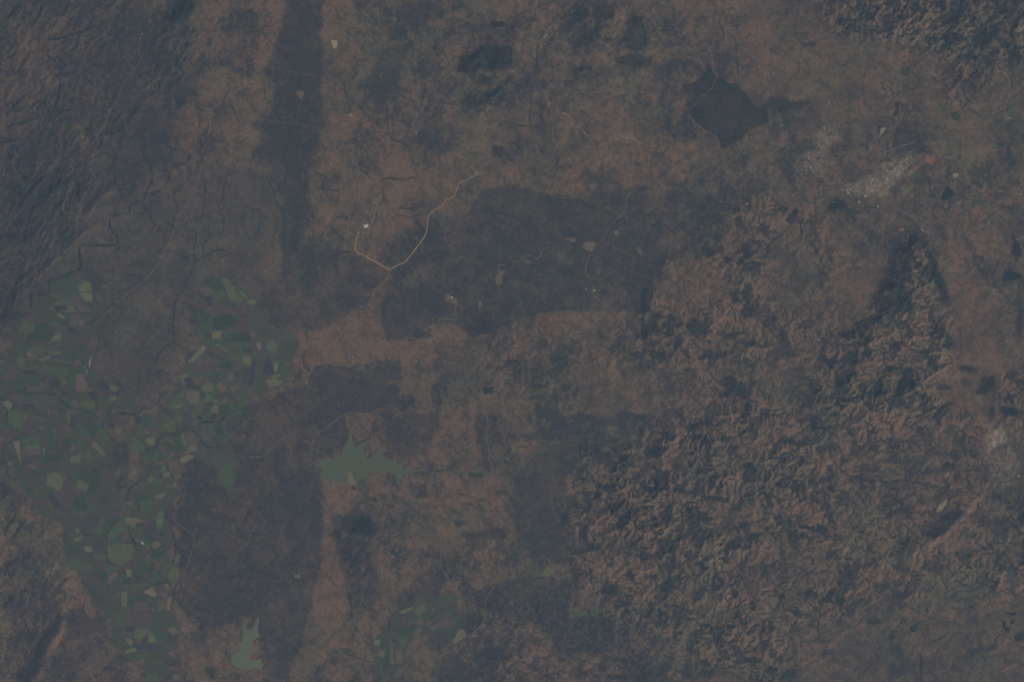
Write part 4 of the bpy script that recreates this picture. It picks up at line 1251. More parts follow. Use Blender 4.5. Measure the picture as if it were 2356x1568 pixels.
m 560,940 600,915 655,940 650,975 560,975
m 720,900 750,880 830,920 780,950 730,970
l 480,580 540,560 540,595 490,600
2 2
l 265,720 305,705 310,760 280,780
m 312,762 355,740 340,800 312,800
l 0,960 35,930 30,1010 0,1030
1 2
g 1020,632 1100,635 1100,655 1025,650
1 3
l 1225,170 1350,140 1310,190 1230,215
m 1370,10 1430,20 1330,85 1290,75
m 1970,290 2030,280 2030,350 1990,370
m 2010,390 2060,420 2050,475 2030,440
m 2110,400 2170,410 2140,460
g 1870,260 1960,240 1960,310 1890,330
m 1890,240 1920,235 1920,265 1890,265
m 2125,245 2160,245 2160,275 2125,275
r 2050,160 2090,155 2085,225 2050,230
p 1930,120 1980,120 1980,165 1930,160
0 3
m 2200,1000 2250,985 2290,1030 2240,1080 2200,1050
g 1680,1050 1740,1030 1780,1060 1750,1110 1700,1100
p 2120,1300 2200,1305 2180,1345 2130,1340
m 2060,1340 2120,1330 2110,1370 2060,1370
m 2280,1160 2350,1150 2340,1200 2290,1190
"""
fields = []
r = c = 0
for line in FIELDS.strip().splitlines():
    w = line.split()
    if w[0].isdigit():
        r, c = int(w[0]), int(w[1]); continue
    pts = [float(v) for q in w[1:] for v in q.split(',')]
    fields.append((w[0], T(r, c, *pts)))


def centre_in(p, poly):
    return bool(pip(np.array([p[:, 0].mean()]), np.array([p[:, 1].mean()]), poly)[0])


home = []
for k, (code, p) in enumerate(fields):
    cx, cy = p[:, 0].mean(), p[:, 1].mean()
    if cx < 480 - 0.12 * max(0, cy - 1000) and cy > 600 and (centre_in(p, FARM_WEST) or cx < 300 or cy > 1190):
        home.append('w')
    elif cx < 700 and cy > 600:
        home.append('e')
    elif 860 < cx < 1090 and cy > 1350:
        home.append('s')
    else:
        home.append('o')
# level the land under every field that lies off the flat estates
field_z = []
for k, (code, p) in enumerate(fields):
    d = np.array([zat(x, y) for x, y in p])
    if home[k] == 'o' or d.max() - d.min() > 0.004:
        field_z.append(flatten(p))
    else:
        field_z.append(float(d.max()))

# ---------------------------------------------------------------- terrain sheets
K = 12
ext = 40.0 * 1.42 ** np.arange(1, K + 1)
ex = np.concatenate([X0 - ext[::-1], gx, X1 + ext]).astype(np.float32)
ey = np.concatenate([Y0 - ext[::-1], gy, Y1 + ext]).astype(np.float32)
lim = 9000.0
ex = np.clip(ex, 1178 - lim, 1178 + lim); ey = np.clip(ey, 784 - lim, 784 + lim)
EXX, EYY = np.meshgrid(ex, ey)
ZE = np.pad(Z, K, mode='constant')
AE_ = np.pad(ALB, ((K, K), (K, K), (0, 0)), mode='edge')
far = np.ones(ZE.shape, np.float32); far[K:-K, K:-K] = 0
far_n = fbm(EXX, EYY, 300, 3, 701)[..., None]
AE_ = np.where(far[..., None] > 0, 0.5 * AE_ + 0.5 * (BUSH + (SOIL - BUSH) * far_n), AE_)
NXE, NYE = NX + 2 * K, NY + 2 * K
VX = wx(EXX).astype(np.float32); VY = wy(EYY).astype(np.float32)
dzy, dzx = np.gradient(ZE)
ddx = np.gradient(VX, axis=1); ddy = np.gradient(VY, axis=0)
NRM = np.stack([-dzx / ddx, -dzy / ddy, np.ones_like(ZE)], -1)
NRM /= np.linalg.norm(NRM, axis=-1, keepdims=True)
FCX = (EXX[:-1, :-1] + EXX[1:, 1:]) * 0.5; FCY = (EYY[:-1, :-1] + EYY[1:, 1:]) * 0.5
REG = np.zeros(FCX.shape, np.int16)
cwx = np.pad((WXn[:-1, :-1]), K, mode='constant'); cwy = np.pad((WYn[:-1, :-1]), K, mode='constant')
fwx = np.pad((fineX[:-1, :-1]), K, mode='constant'); fwy = np.pad((fineY[:-1, :-1]), K, mode='constant')

DARK_RESERVE = P(1110,432, 1200,432, 1260,445, 1330,455, 1395,440, 1480,425, 1560,415, 1640,450, 1600,560, 1530,600, 1505,620, 1500,720, 1440,712, 1290,715, 1230,722, 1170,745, 1090,775, 1040,740, 990,750, 995,775, 930,785, 890,780, 875,740, 880,690, 905,640, 940,600, 985,565, 1020,545, 1060,530, 1075,490)
DARK_STRIP = P(655,-20, 745,-20, 738,100, 745,230, 735,300, 718,380, 712,440, 690,560, 655,655, 640,560, 650,480, 625,400, 580,360, 612,320, 628,250, 617,170, 645,60)
REGIONS = [   # name, kind, category, label, outline, warp
    ('hills', 'structure', 'hills', 'rugged brown mountain country with dark ravines filling the lower right', RUGGED, 30),
    ('hills', 'structure', 'hills', 'dark wedge-shaped mountain with ribbed flanks pointing up at the city', P(2060,600, 2110,535, 2160,600, 2200,730, 2260,850, 2220,1000, 1900,1010, 1880,930, 1960,800, 2030,700), 14),
    ('hills', 'structure', 'hills', 'steep dark mountains in the upper right corner', P(1840,-140, 2496,-140, 2496,140, 2280,150, 2230,240, 2180,250, 2190,120, 2020,100, 1900,60), 26),
    ('hills', 'structure', 'hills', 'long parallel grey-brown ridges across the upper left corner', P(-140,-140, 330,-140, 310,60, 270,220, 290,330, 220,440, 180,540, 110,620, 60,700, -140,800), 24),
    ('hills', 'structure', 'hills', 'low ridges and scarp with an orange crest in the lower left corner', P(-140,1130, 60,1130, 120,1210, 160,1300, 160,1400, 130,1500, 90,1568, 90,1710, -140,1710), 16),
    ('woodland', 'stuff', 'woodland', 'broad dark bush reserve with tan clearings in the middle', DARK_RESERVE, 7),
    ('woodland', 'stuff', 'woodland', 'long dark vertical strip of bush left of the pale yellow wedge', DARK_STRIP, 10),
    ('woodland', 'stuff', 'woodland', 'dark bush plain between the lower green fields and the brown ridge', P(430,1060, 560,1000, 740,1075, 742,1190, 735,1300, 715,1390, 700,1450, 655,1590, 620,1590, 605,1500, 580,1420, 440,1440, 410,1400, 410,1200), 8),
    ('woodland', 'stuff', 'woodland', 'dark straight-edged bush block above the big reservoir', T(2,1, 490,270, 600,205, 850,230, 930,270, 1100,230, 1110,170, 1338,170, 1338,355, 1200,360, 1180,400, 1330,430, 1335,490, 1460,500, 1440,560, 1340,640, 1280,620, 1210,600, 1030,660, 830,660, 540,850, 330,800, 280,620, 330,420, 480,390), 3),
    ('forest', 'stuff', 'forest', 'big dark diamond-shaped plantation left of the city outskirts', T(0,2, 1785,580, 1830,600, 1860,690, 2000,760, 2070,770, 2180,900, 2230,980, 2354,960, 2354,1130, 2200,1180, 2100,1280, 1940,1370, 1880,1240, 1760,1190, 1660,1090, 1640,1010, 1590,980, 1620,880, 1570,850, 1570,780, 1700,740, 1770,650), 5),
    ('forest', 'stuff', 'forest', 'forested dark hill in the upper middle', T(0,1, 1880,500, 2080,430, 2354,400, 2354,620, 2200,640, 2060,640, 1980,680, 1830,660), 12),
    ('forest', 'stuff', 'forest', 'small dark triangular plantation right of the city', T(1,3, 1585,260, 1640,150, 1700,180, 1725,215, 1680,260, 1560,265), 3),
    ('forest', 'stuff', 'forest', 'left half of the black twin plantation on the mountain plateau', T(2,3, 1195,360, 1250,340, 1285,430, 1230,465, 1190,450), 2),
    ('forest', 'stuff', 'forest', 'right half of the black twin plantation on the mountain plateau', T(2,3, 1245,320, 1300,350, 1355,355, 1380,420, 1295,430), 2),
    ('forest', 'stuff', 'forest', 'dark forest on the hillside left of the second town', T(2,3, 1960,330, 2090,300, 2110,400, 2090,460, 1960,500, 1870,470, 1960,400), 12),
    ('forest', 'stuff', 'forest', 'dark oval grove just below the city outskirts', T(1,3, 560,330, 620,250, 720,290, 720,360, 620,370, 540,390), 12),
    ('forest', 'stuff', 'forest', 'dark forested hill on the brown ridge below the big reservoir', T(3,1, 880,90, 960,60, 1060,60, 1080,220, 960,210, 860,200), 12),
    ('farmland', 'structure', 'farmland', 'patchwork of cane fields along the left edge', FARM_WEST, 8),
    ('farmland', 'structure', 'farmland', 'patchwork of cane fields left of the big reservoir', FARM_EAST, 8),
    ('farmland', 'structure', 'farmland', 'small patchwork of green fields at lower middle', FARM_SOUTH, 8),
]
for k, (nm, kd, ct, lb, poly, wp) in enumerate(REGIONS):
    (xa, ya), (xb, yb) = poly.min(0) - wp - 8, poly.max(0) + wp + 8
    ia, ib = np.searchsorted(ex, xa) - 1, np.searchsorted(ex, xb) + 1
    ja, jb = np.searchsorted(ey, ya) - 1, np.searchsorted(ey, yb) + 1
    bx_ = (slice(max(0, ja), jb), slice(max(0, ia), ib))
    inside = pip(FCX[bx_] + cwx[bx_] * wp + fwx[bx_] * 4, FCY[bx_] + cwy[bx_] * wp + fwy[bx_] * 4, poly)
    REG[bx_][inside] = k + 1

vidx = np.arange(NXE * NYE).reshape(NYE, NXE)
quads = np.stack([vidx[:-1, :-1], vidx[1:, :-1], vidx[1:, 1:], vidx[:-1, 1:]], -1).reshape(-1, 4)
flatreg = REG.reshape(-1)
V = np.stack([VX, VY, ZE], -1).reshape(-1, 3).astype(np.float32)
N = NRM.reshape(-1, 3).astype(np.float32)
A = np.concatenate([AE_, np.ones(AE_.shape[:2] + (1,))], -1).reshape(-1, 4).astype(np.float32)


def sheet(name, q):
    uniq, inv = np.unique(q.reshape(-1), return_inverse=True)
    me = bpy.data.meshes.new(name)
    me.vertices.add(len(uniq)); me.vertices.foreach_set('co', V[uniq].reshape(-1))
    nq = len(q)
    me.loops.add(nq * 4); me.loops.foreach_set('vertex_index', inv.astype(np.int32))
    me.polygons.add(nq); me.polygons.foreach_set('loop_start', np.arange(0, nq * 4, 4, dtype=np.int32))
    me.update(calc_edges=True)
    ca = me.attributes.new('albedo', 'FLOAT_COLOR', 'POINT'); ca.data.foreach_set('color', A[uniq].reshape(-1))
    me.normals_split_custom_set_from_vertices(N[uniq])
    return me


ground = tag(link('ground', sheet('ground', quads[flatreg == 0]), m_land), 'brown and grey savanna plain with thorn bush and bare soil', 'ground', 'structure')
farm = {}
for k, (nm, kd, ct, lb, poly, wp) in enumerate(REGIONS):
    q = quads[flatreg == k + 1]
    if len(q) == 0:
        continue
    o = tag(link(nm, sheet(nm, q), m_land), lb, ct, kd)
    if poly is FARM_WEST: farm['w'] = o
    if poly is FARM_EAST: farm['e'] = o
    if poly is FARM_SOUTH: farm['s'] = o
farm['o'] = ground


def slab(name, poly, ztop, depth=0.02):
    """flat piece with real edges; poly in map coordinates"""
    a = 0.5 * np.sum(wx(poly[:, 0]) * np.roll(wy(poly[:, 1]), -1) - np.roll(wx(poly[:, 0]), -1) * wy(poly[:, 1]))
    if a < 0:
        poly = poly[::-1]
    n = len(poly)
    x = wx(poly[:, 0]); y = wy(poly[:, 1])
    vs = [(x[i], y[i], ztop) for i in range(n)] + [(x[i], y[i], ztop - depth) for i in range(n)]
    fs = [tuple(range(n))] + [(i, i + n, (i + 1) % n + n, (i + 1) % n) for i in range(n)]
    me = bpy.data.meshes.new(name); me.from_pydata(vs, [], fs); me.update()
    return me


def soften(poly, rounds=2, cut=0.22):
    for _ in range(rounds):
        q = []
        for i in range(len(poly)):
            a = poly[i]; b_ = poly[(i + 1) % len(poly)]
            q += [a + (b_ - a) * cut, a + (b_ - a) * (1 - cut)]
        poly = np.array(q)
    return poly


# water
for nm, poly, mt, lb in (('reservoir', BIG_LAKE, 'water', 'large leaf-shaped grey-green reservoir with ragged arms'),
                         ('reservoir', LOW_LAKE, 'palewater', 'smaller grey-green reservoir at the lower edge'),
                         ('reservoir', SMALL_LAKE, 'bluewater', 'small narrow blue-grey lake in the lower right')):
    tag(link(nm, slab(nm, soften(poly, 2, 0.2), (float(zat(poly[:, 0].mean(), poly[:, 1].mean())) if mt == 'bluewater' else -0.006) + 0.010), MAT[mt]), lb, 'reservoir', 'structure')

FLAB = {'g': 'dark green field', 'm': 'green field', 'l': 'light green field', 'y': 'yellow-green field', 's': 'straw-coloured field', 'p': 'dark purple burnt field', 'b': 'brown ploughed field', 'r': 'reddish brown field', 'k': 'grey-green fallow field'}
for k, (code, p) in enumerate(fields):
    c_ = p.mean(0)
    q = c_ + (p - c_) * 0.985
    q = soften(q, 1, 0.08) if len(q) < 8 else soften(q, 1, 0.15)
    o = link('field', slab('field', q, field_z[k] + 0.014 + 0.0002 * (k % 9)), MAT[code], farm[home[k]])
    o['label'] = FLAB[code]

# the many smaller plots that fill the gaps between the traced fields
def plots(poly, cell, ang, seed, par):
    rg = np.random.default_rng(seed)
    ca, sa = math.cos(ang), math.sin(ang)
    c0 = poly.mean(0); vs = []; fs = []; mi = []
    codes = 'gmkkbbrkbkbm'
    R = int(max(np.ptp(poly[:, 0]), np.ptp(poly[:, 1])) / cell) + 2
    jit = rg.uniform(-0.30, 0.30, (2 * R + 2, 2 * R + 2, 2))
    uu, vv = np.meshgrid((np.arange(-R, R) + 0.5) * cell, (np.arange(-R, R) + 0.5) * cell * 0.8, indexing='ij')
    inside = pip(c0[0] + uu * ca - vv * sa, c0[1] + uu * sa + vv * ca, poly)
    for i in range(-R, R):
        for j in range(-R, R):
            if not inside[i + R, j + R]:
                continue
            q = []
            for (a_, b_) in ((0, 0), (1, 0), (1, 1), (0, 1)):
                o_ = jit[i + R + a_, j + R + b_]
                u = (i + a_ + o_[0]) * cell; v = (j + b_ + o_[1]) * cell * 0.8
                q.append((c0[0] + u * ca - v * sa, c0[1] + u * sa + v * ca))
            q = np.array(q); m_ = q.mean(0); q = m_ + (q - m_) * 0.94
            if not pip(q[:, 0], q[:, 1], poly).all() or rg.random() < 0.10:
                continue
            z = max(float(zat(x, y)) for x, y in q) + 0.0065
            b0 = len(vs)
            for x, y in q: vs.append((float(wx(x)), float(wy(y)), z))
            for x, y in q: vs.append((float(wx(x)), float(wy(y)), z - 0.012))
            k_ = int(rg.integers(len(codes)))
            for f in ((3, 2, 1, 0), (0, 1, 5, 4), (1, 2, 6, 5), (2, 3, 7, 6), (3, 0, 4, 7)):
                fs.append(tuple(b0 + t for t in f)); mi.append(sorted(set(codes)).index(codes[k_]))
    me = bpy.data.meshes.new('small_fields'); me.from_pydata(vs, [], fs); me.update()
    for c_ in sorted(set(codes)): me.materials.append(MAT[c_])
    me.polygons.foreach_set('material_index', np.array(mi, np.int32))
    o = link('small_fields', me, None, par); o['kind'] = 'stuff'; o['label'] = 'mosaic of small plots between the larger fields'


plots(FARM_WEST, 17.0, 0.12, 3, farm['w'])
plots(FARM_EAST, 15.0, 0.5, 4, farm['e'])

for (mt, p, lb), z in zip(CLEAR, CLEAR_Z):
    cat = {'mine': 'bare ground', 'concrete': 'apron'}.get(mt, 'clearing')
    tag(link('airport_apron' if mt == 'concrete' else 'clearing', slab('clearing', soften(p, 1, 0.12), z + 0.010), MAT[mt]), lb, cat, 'structure')


def resample(p, step=3.0, wob=0.0, seed=0):
    """Catmull-Rom through the traced points"""
    p = np.asarray(p, float)
    q = np.vstack([2 * p[0] - p[1], p, 2 * p[-1] - p[-2]])
    out = []
    for i in range(1, len(q) - 2):
        n = max(2, int(np.hypot(*(q[i + 1] - q[i])) / step))
        for t in np.arange(n) / n:
            a, b_, c_, d = q[i - 1], q[i], q[i + 1], q[i + 2]
            out.append(0.5 * ((2 * b_) + (c_ - a) * t + (2 * a - 5 * b_ + 4 * c_ - d) * t * t + (3 * b_ - a - 3 * c_ + d) * t ** 3))
    out.append(p[-1]); out = np.array(out)
    if wob:
        out[:, 0] += wob * 2 * (fbm(out[:, 0], out[:, 1], 11, 3, 801 + seed) - 0.5)
        out[:, 1] += wob * 2 * (fbm(out[:, 0], out[:, 1], 11, 3, 831 + seed) - 0.5)
    return out


def ribbon(name, lines, width, mat, off, wob=0.0, vary=0.0, parent=None):
    vs = []; fs = []
    for li, p in enumerate(lines):
        c_ = resample(p, 2.5, wob, li)
        d = np.gradient(c_, axis=0); d /= np.linalg.norm(d, axis=1, keepdims=True) + 1e-9
        nrm = np.stack([-d[:, 1], d[:, 0]], -1)
        w = np.full(len(c_), width * 0.5)
        if vary:
            w *= 1 + vary * 2.4 * (fbm(c_[:, 0], c_[:, 1], 14, 3, 861) - 0.5)
        a = c_ + nrm * w[:, None]; b_ = c_ - nrm * w[:, None]
        z = np.maximum(np.maximum(zat(a[:, 0], a[:, 1]), zat(b_[:, 0], b_[:, 1])), zat(c_[:, 0], c_[:, 1])) + off
        base = len(vs)
        for i in range(len(c_)):
            vs.append((wx(a[i, 0]), wy(a[i, 1]), z[i])); vs.append((wx(b_[i, 0]), wy(b_[i, 1]), z[i]))
        for i in range(len(c_) - 1):
            j = base + 2 * i
            fs.append((j, j + 2, j + 3, j + 1))
    me = bpy.data.meshes.new(name); me.from_pydata(vs, [], fs); me.update()
    return link(name, me, MAT[mat], parent)


# ---------------------------------------------------------------- streams lined with forest
RIVERS = [
    ('winding dark tree-lined river along the left ridges to the fields', 3.4, [T(1,0, 1060,0, 1070,130, 1120,180, 1110,250, 1070,330, 1060,400, 1010,480, 1030,560, 1080,600, 1080,680, 980,685, 870,690, 760,690, 730,740, 740,850, 720,910, 560,980, 460,1010, 440,1130, 290,1150, 280,1290, 170,1350, 100,1360), T(1,0, 1390,-30, 1400,80, 1340,220, 1320,270, 1200,310, 1190,390, 1070,410), T(1,0, 1570,-40, 1540,90, 1480,180, 1380,210), T(1,0, 1390,220, 1560,260, 1640,300), T(0,0, 1400,1090, 1320,1200, 1300,1260, 1340,1330, 1320,1420, 1380,1510, 1390,1568), T(0,0, 1850,1000, 1900,1060, 1910,1200, 1850,1250, 1850,1350, 1820,1390, 1740,1420, 1730,1490, 1640,1520, 1570,1568)]),
    ('thin dark stream with branches on the flat grey plain above the fields', 2.0, [T(1,0, 740,920, 870,985, 1050,1080), T(1,0, 1085,680, 1160,710, 1250,705, 1310,740), T(1,0, 1160,730, 1210,810, 1280,870), T(1,0, 1110,580, 1140,540, 1240,560, 1350,570)]),
    ('dark tree-lined stream running down between the two field patchworks', 2.6, [T(1,0, 1890,130, 1880,280, 1860,390, 1800,480, 1800,640, 1780,740, 1790,850, 1720,1000, 1690,1100, 1620,1200, 1600,1300, 1590,1450, 1600,1568), T(1,0, 2090,0, 2080,80, 2060,200, 2060,340, 2030,360, 2060,450, 2040,580, 1940,610, 1870,690, 1870,790, 1780,850), T(1,0, 1790,840, 1870,800, 1960,740, 2050,730, 2110,760), T(2,0, 1590,-10, 1560,20, 1480,90, 1440,160, 1440,210), T(1,0, 1700,1140, 1800,1160, 1950,1170, 2020,1190)]),
    ('dark canal-like stream looping through the left fields', 2.2, [T(2,0, 90,440, 220,475, 460,480, 520,500, 570,550, 650,610, 860,645, 890,600, 890,400, 920,370, 1040,365, 1100,400, 1100,490, 1040,600, 990,680, 940,780, 1000,840, 1030,870), T(2,0, 680,180, 640,270, 610,390, 600,480), T(2,0, 0,540, 80,540, 120,570, 120,610, 70,650, 60,750, 150,860, 40,960, 30,1050, 60,1160, 150,1150, 190,1190, 180,1230, 100,1300), T(1,0, 480,1100, 570,1115, 640,1160, 720,1190, 860,1260), T(1,0, 480,1240, 560,1300, 700,1310)]),
    ('broad dark tree-lined river winding below the right field patchwork', 3.6, [T(2,0, 2420,560, 2354,590, 2240,620, 2100,670, 2050,710, 1960,740, 1880,740, 1780,790, 1700,800, 1640,850, 1510,860, 1460,900, 1440,970, 1340,990, 1310,920, 1210,860), T(2,0, 1040,690, 1080,665, 1200,670, 1280,660, 1300,620, 1400,600, 1480,550), T(2,0, 1710,810, 1800,840, 1850,930, 1960,975, 2040,970)]),
    ('dark tree-lined stream along the right side of the lower left fields', 3.0, [T(3,0, 1530,-20, 1540,90, 1600,230, 1620,330, 1660,390, 1660,600, 1600,720, 1610,800, 1660,850, 1720,920, 1850,990), T(3,0, 1620,340, 1600,440, 1560,500, 1530,560, 1520,650, 1420,670, 1320,720, 1260,740), T(3,0, 1580,280, 1480,330, 1400,360), T(2,0, 1440,1150, 1380,1190, 1350,1260, 1270,1290, 1180,1370, 1170,1450, 1150,1568)]),
    ('dark stream bending around the round green fields at lower left', 2.2, [T(3,0, 1150,0, 1150,130, 1200,210, 1270,380), T(3,0, 985,230, 975,350, 1000,460, 1060,490, 1130,520, 1150,570), T(3,0, 720,140, 760,200, 880,220, 980,200, 1030,130, 1100,40), T(3,0, 1060,1370, 980,1440, 920,1500, 850,1520, 790,1568)]),
    ('thin dark stream across the dark plain left of the big reservoir', 2.0, [T(2,0, 1640,1280, 1740,1290, 1900,1300, 2060,1390, 2090,1520, 2060,1568), T(3,0, 2090,0, 2160,80, 2200,200, 2250,260), T(2,1, 100,1420, 220,1430, 340,1400, 370,1440), T(2,1, 270,620, 310,700, 360,740, 460,740)]),
    ('dark stream down the left edge of the airport country', 2.8, [T(1,1, 120,80, 200,300, 250,400, 260,560, 260,900, 260,1000), T(1,1, 430,700, 560,695, 640,720, 780,745, 910,745), T(2,0, 1970,0, 2100,70, 2250,90, 2310,70, 2340,0), T(1,1, 100,1180, 130,1300, 200,1450)]),
    ('short dark wooded gullies around the inland airstrip', 2.2, [T(1,1, 640,50, 620,130, 640,170, 720,180, 830,160), T(1,1, 1040,180, 1160,90, 1230,70, 1350,80, 1450,70), T(1,1, 1480,440, 1500,500, 1505,560), T(1,1, 720,410, 800,430, 900,440, 980,400), T(1,1, 1300,340, 1380,350, 1480,330), T(0,1, 800,760, 840,900, 865,1030), T(0,1, 1250,1280, 1300,1300, 1400,1350), T(1,1, 580,640, 620,560)]),
    ('dark stream threads in the middle bush reserve', 1.8, [T(1,1, 1510,960, 1520,1060, 1490,1150), T(1,1, 1270,1390, 1370,1340, 1440,1300), T(1,2, 220,1060, 330,1040, 450,1090, 560,1080), T(1,2, 780,1060, 900,980, 920,1040, 1060,1040, 1160,990), T(1,1, 710,1110, 760,1150, 850,1170), T(1,2, 330,1200, 450,1200, 500,1190)]),
    ('dark wooded streams feeding the top arms of the big reservoir', 2.4, [T(2,1, 1075,830, 1085,770, 1060,740, 1020,700), T(2,1, 1110,700, 1080,770), T(2,1, 1080,830, 1150,800), T(2,1, 1060,840, 1035,895), T(2,1, 1200,960, 1300,940, 1350,890, 1390,840, 1420,800), T(2,1, 1590,1190, 1680,1190, 1760,1180, 1850,1110, 1920,1080), T(2,1, 2010,780, 2060,860, 2080,970, 2100,1100, 2130,1180), T(2,1, 1860,1000, 1865,910, 1930,830)]),
    ('dark meandering stream along the top of the straight-edged bush block', 2.6, [T(2,1, 430,170, 470,200, 500,280, 480,330, 490,380, 540,415, 640,430, 700,460, 810,470, 900,465), T(2,1, 1100,230, 1200,250, 1300,245, 1400,235), T(2,1, 690,470, 690,540, 710,590)]),
    ('dark wooded river across the upper middle country', 1.9, [T(0,2, 0,860, 100,810, 200,780, 210,640, 240,400), T(0,2, 0,1140, 130,1165, 250,1160), T(0,1, 1250,830, 1400,910, 1520,960, 1650,1060, 1720,1080), T(0,1, 1550,740, 1660,745, 1740,700, 1810,640), T(0,2, 0,1320, 200,1290), T(0,1, 2354,1320, 2200,1280, 2100,1250), T(0,2, 2080,770, 2080,600, 2060,500, 2100,400, 2190,310), T(0,2, 1560,560, 1600,660)]),
    ('dark wooded river north of the city', 1.8, [T(0,3, 1040,740, 1060,800, 1090,850, 1160,890, 1210,830, 1260,800), T(0,3, 780,290, 790,240, 840,200, 850,150), T(0,3, 900,440, 960,540, 980,640, 1040,700), T(0,3, 1300,540, 1310,580, 1350,600, 1400,550, 1440,510), T(0,3, 1280,1130, 1350,1140, 1360,1095, 1420,1090, 1460,1150), T(0,3, 1450,650, 1500,700, 1560,760, 1620,720), T(1,3, 1110,170, 1190,250, 1260,250, 1310,190, 1390,165), T(0,3, 690,620, 760,550, 850,540)]),
    ('thin dark streams winding across the lower right plateau', 1.9, [T(3,3, 1940,440, 1990,520, 2030,620, 2040,700, 2150,760), T(3,3, 2080,190, 2170,370, 2250,460), T(3,3, 1230,560, 1260,680, 1280,800), T(3,3, 1230,860, 1245,980, 1290,1050), T(3,3, 1140,650, 1190,720, 1190,790), T(3,3, 1245,980, 1180,1080), T(3,3, 1630,1140, 1540,1190, 1490,1220), T(3,3, 2050,1260, 2150,1130, 2354,1260)]),
    ('dark wooded stream threading the lower middle fields', 2.4, [T(3,1, 1230,960, 1220,1060, 1130,1150, 1075,1240, 1080,1340), T(3,1, 1200,1120, 1210,1300, 1190,1420), T(3,1, 1250,1080, 1360,1080, 1470,1060, 1600,1050, 1680,1000), T(3,1, 80,1340, 220,1310, 340,1300), T(3,2, 0,640, 150,650, 260,610, 400,620), T(3,2, 560,980, 780,970, 900,920), T(3,1, 850,1320, 960,1350, 1060,1380)]),
    ('dark valley stream through the mid-right foothills', 1.8, [T(2,2, 1080,830, 1000,770, 860,770, 720,755), T(2,2, 1180,520, 1250,490, 1380,480), T(2,2, 100,410, 250,420, 360,390), T(1,2, 1490,520, 1450,430, 1470,360, 1500,200, 1510,100)]),
]
for lb, w, ln in RIVERS:
    tag(ribbon('river', ln, w * 1.05, 'riverine', 0.010, 2.0, 1.2), lb, 'river', 'structure')
SANDY = [
    ('pale sandy river bed with bends above the central reserve', [T(0,2, 470,1035, 540,1080, 560,1140, 650,1195, 690,1245, 810,1250), T(0,2, 1010,1262, 1040,1262, 1110,1275, 1170,1310, 1200,1300)], 1.3),
    ('pale sandy loops of river along the reserve border', [T(1,1, 1380,1568, 1400,1535, 1480,1550, 1570,1555, 1640,1530, 1600,1490, 1550,1455, 1690,1410, 1680,1365, 1840,1365, 1830,1290, 1850,1200), T(2,1, 1210,0, 1230,30, 1300,5, 1370,30, 1385,0), T(1,2, 20,870, 100,800, 170,780, 240,805, 290,720, 350,715), T(1,1, 2230,930, 2240,870, 2290,870)], 0.8),
    ('pale sandy bends left above the straight-edged bush block', [T(2,1, 420,210, 430,250, 490,305, 510,260, 560,210, 640,200, 740,220, 850,225, 920,265, 970,240, 990,190, 890,185, 890,130), T(2,1, 500,5, 570,15, 640,15)], 1.0),
    ('pale stony river skirting the smooth plain at upper right', [T(0,3, 2150,640, 2210,720, 2220,830, 2200,920, 2150,1010, 2080,1030, 2010,1140, 1810,1175), T(0,3, 1440,655, 1500,690, 1560,690, 1610,710), T(0,3, 1090,840, 1130,875, 1180,890, 1230,905)], 0.9),
    ('pale cut-off river bend at the foot of the foothills', [T(2,2, 1070,625, 1130,640, 1180,660), T(2,2, 580,600, 620,645, 720,665), T(2,2, 1300,545, 1430,540, 1480,510), T(2,2, 370,835, 410,828)], 0.8),
]
for lb, ln, w in SANDY:
    tag(ribbon('river_bank', ln, w, 'sand', 0.016, 0.8, 0.8), lb, 'river bank', 'structure')

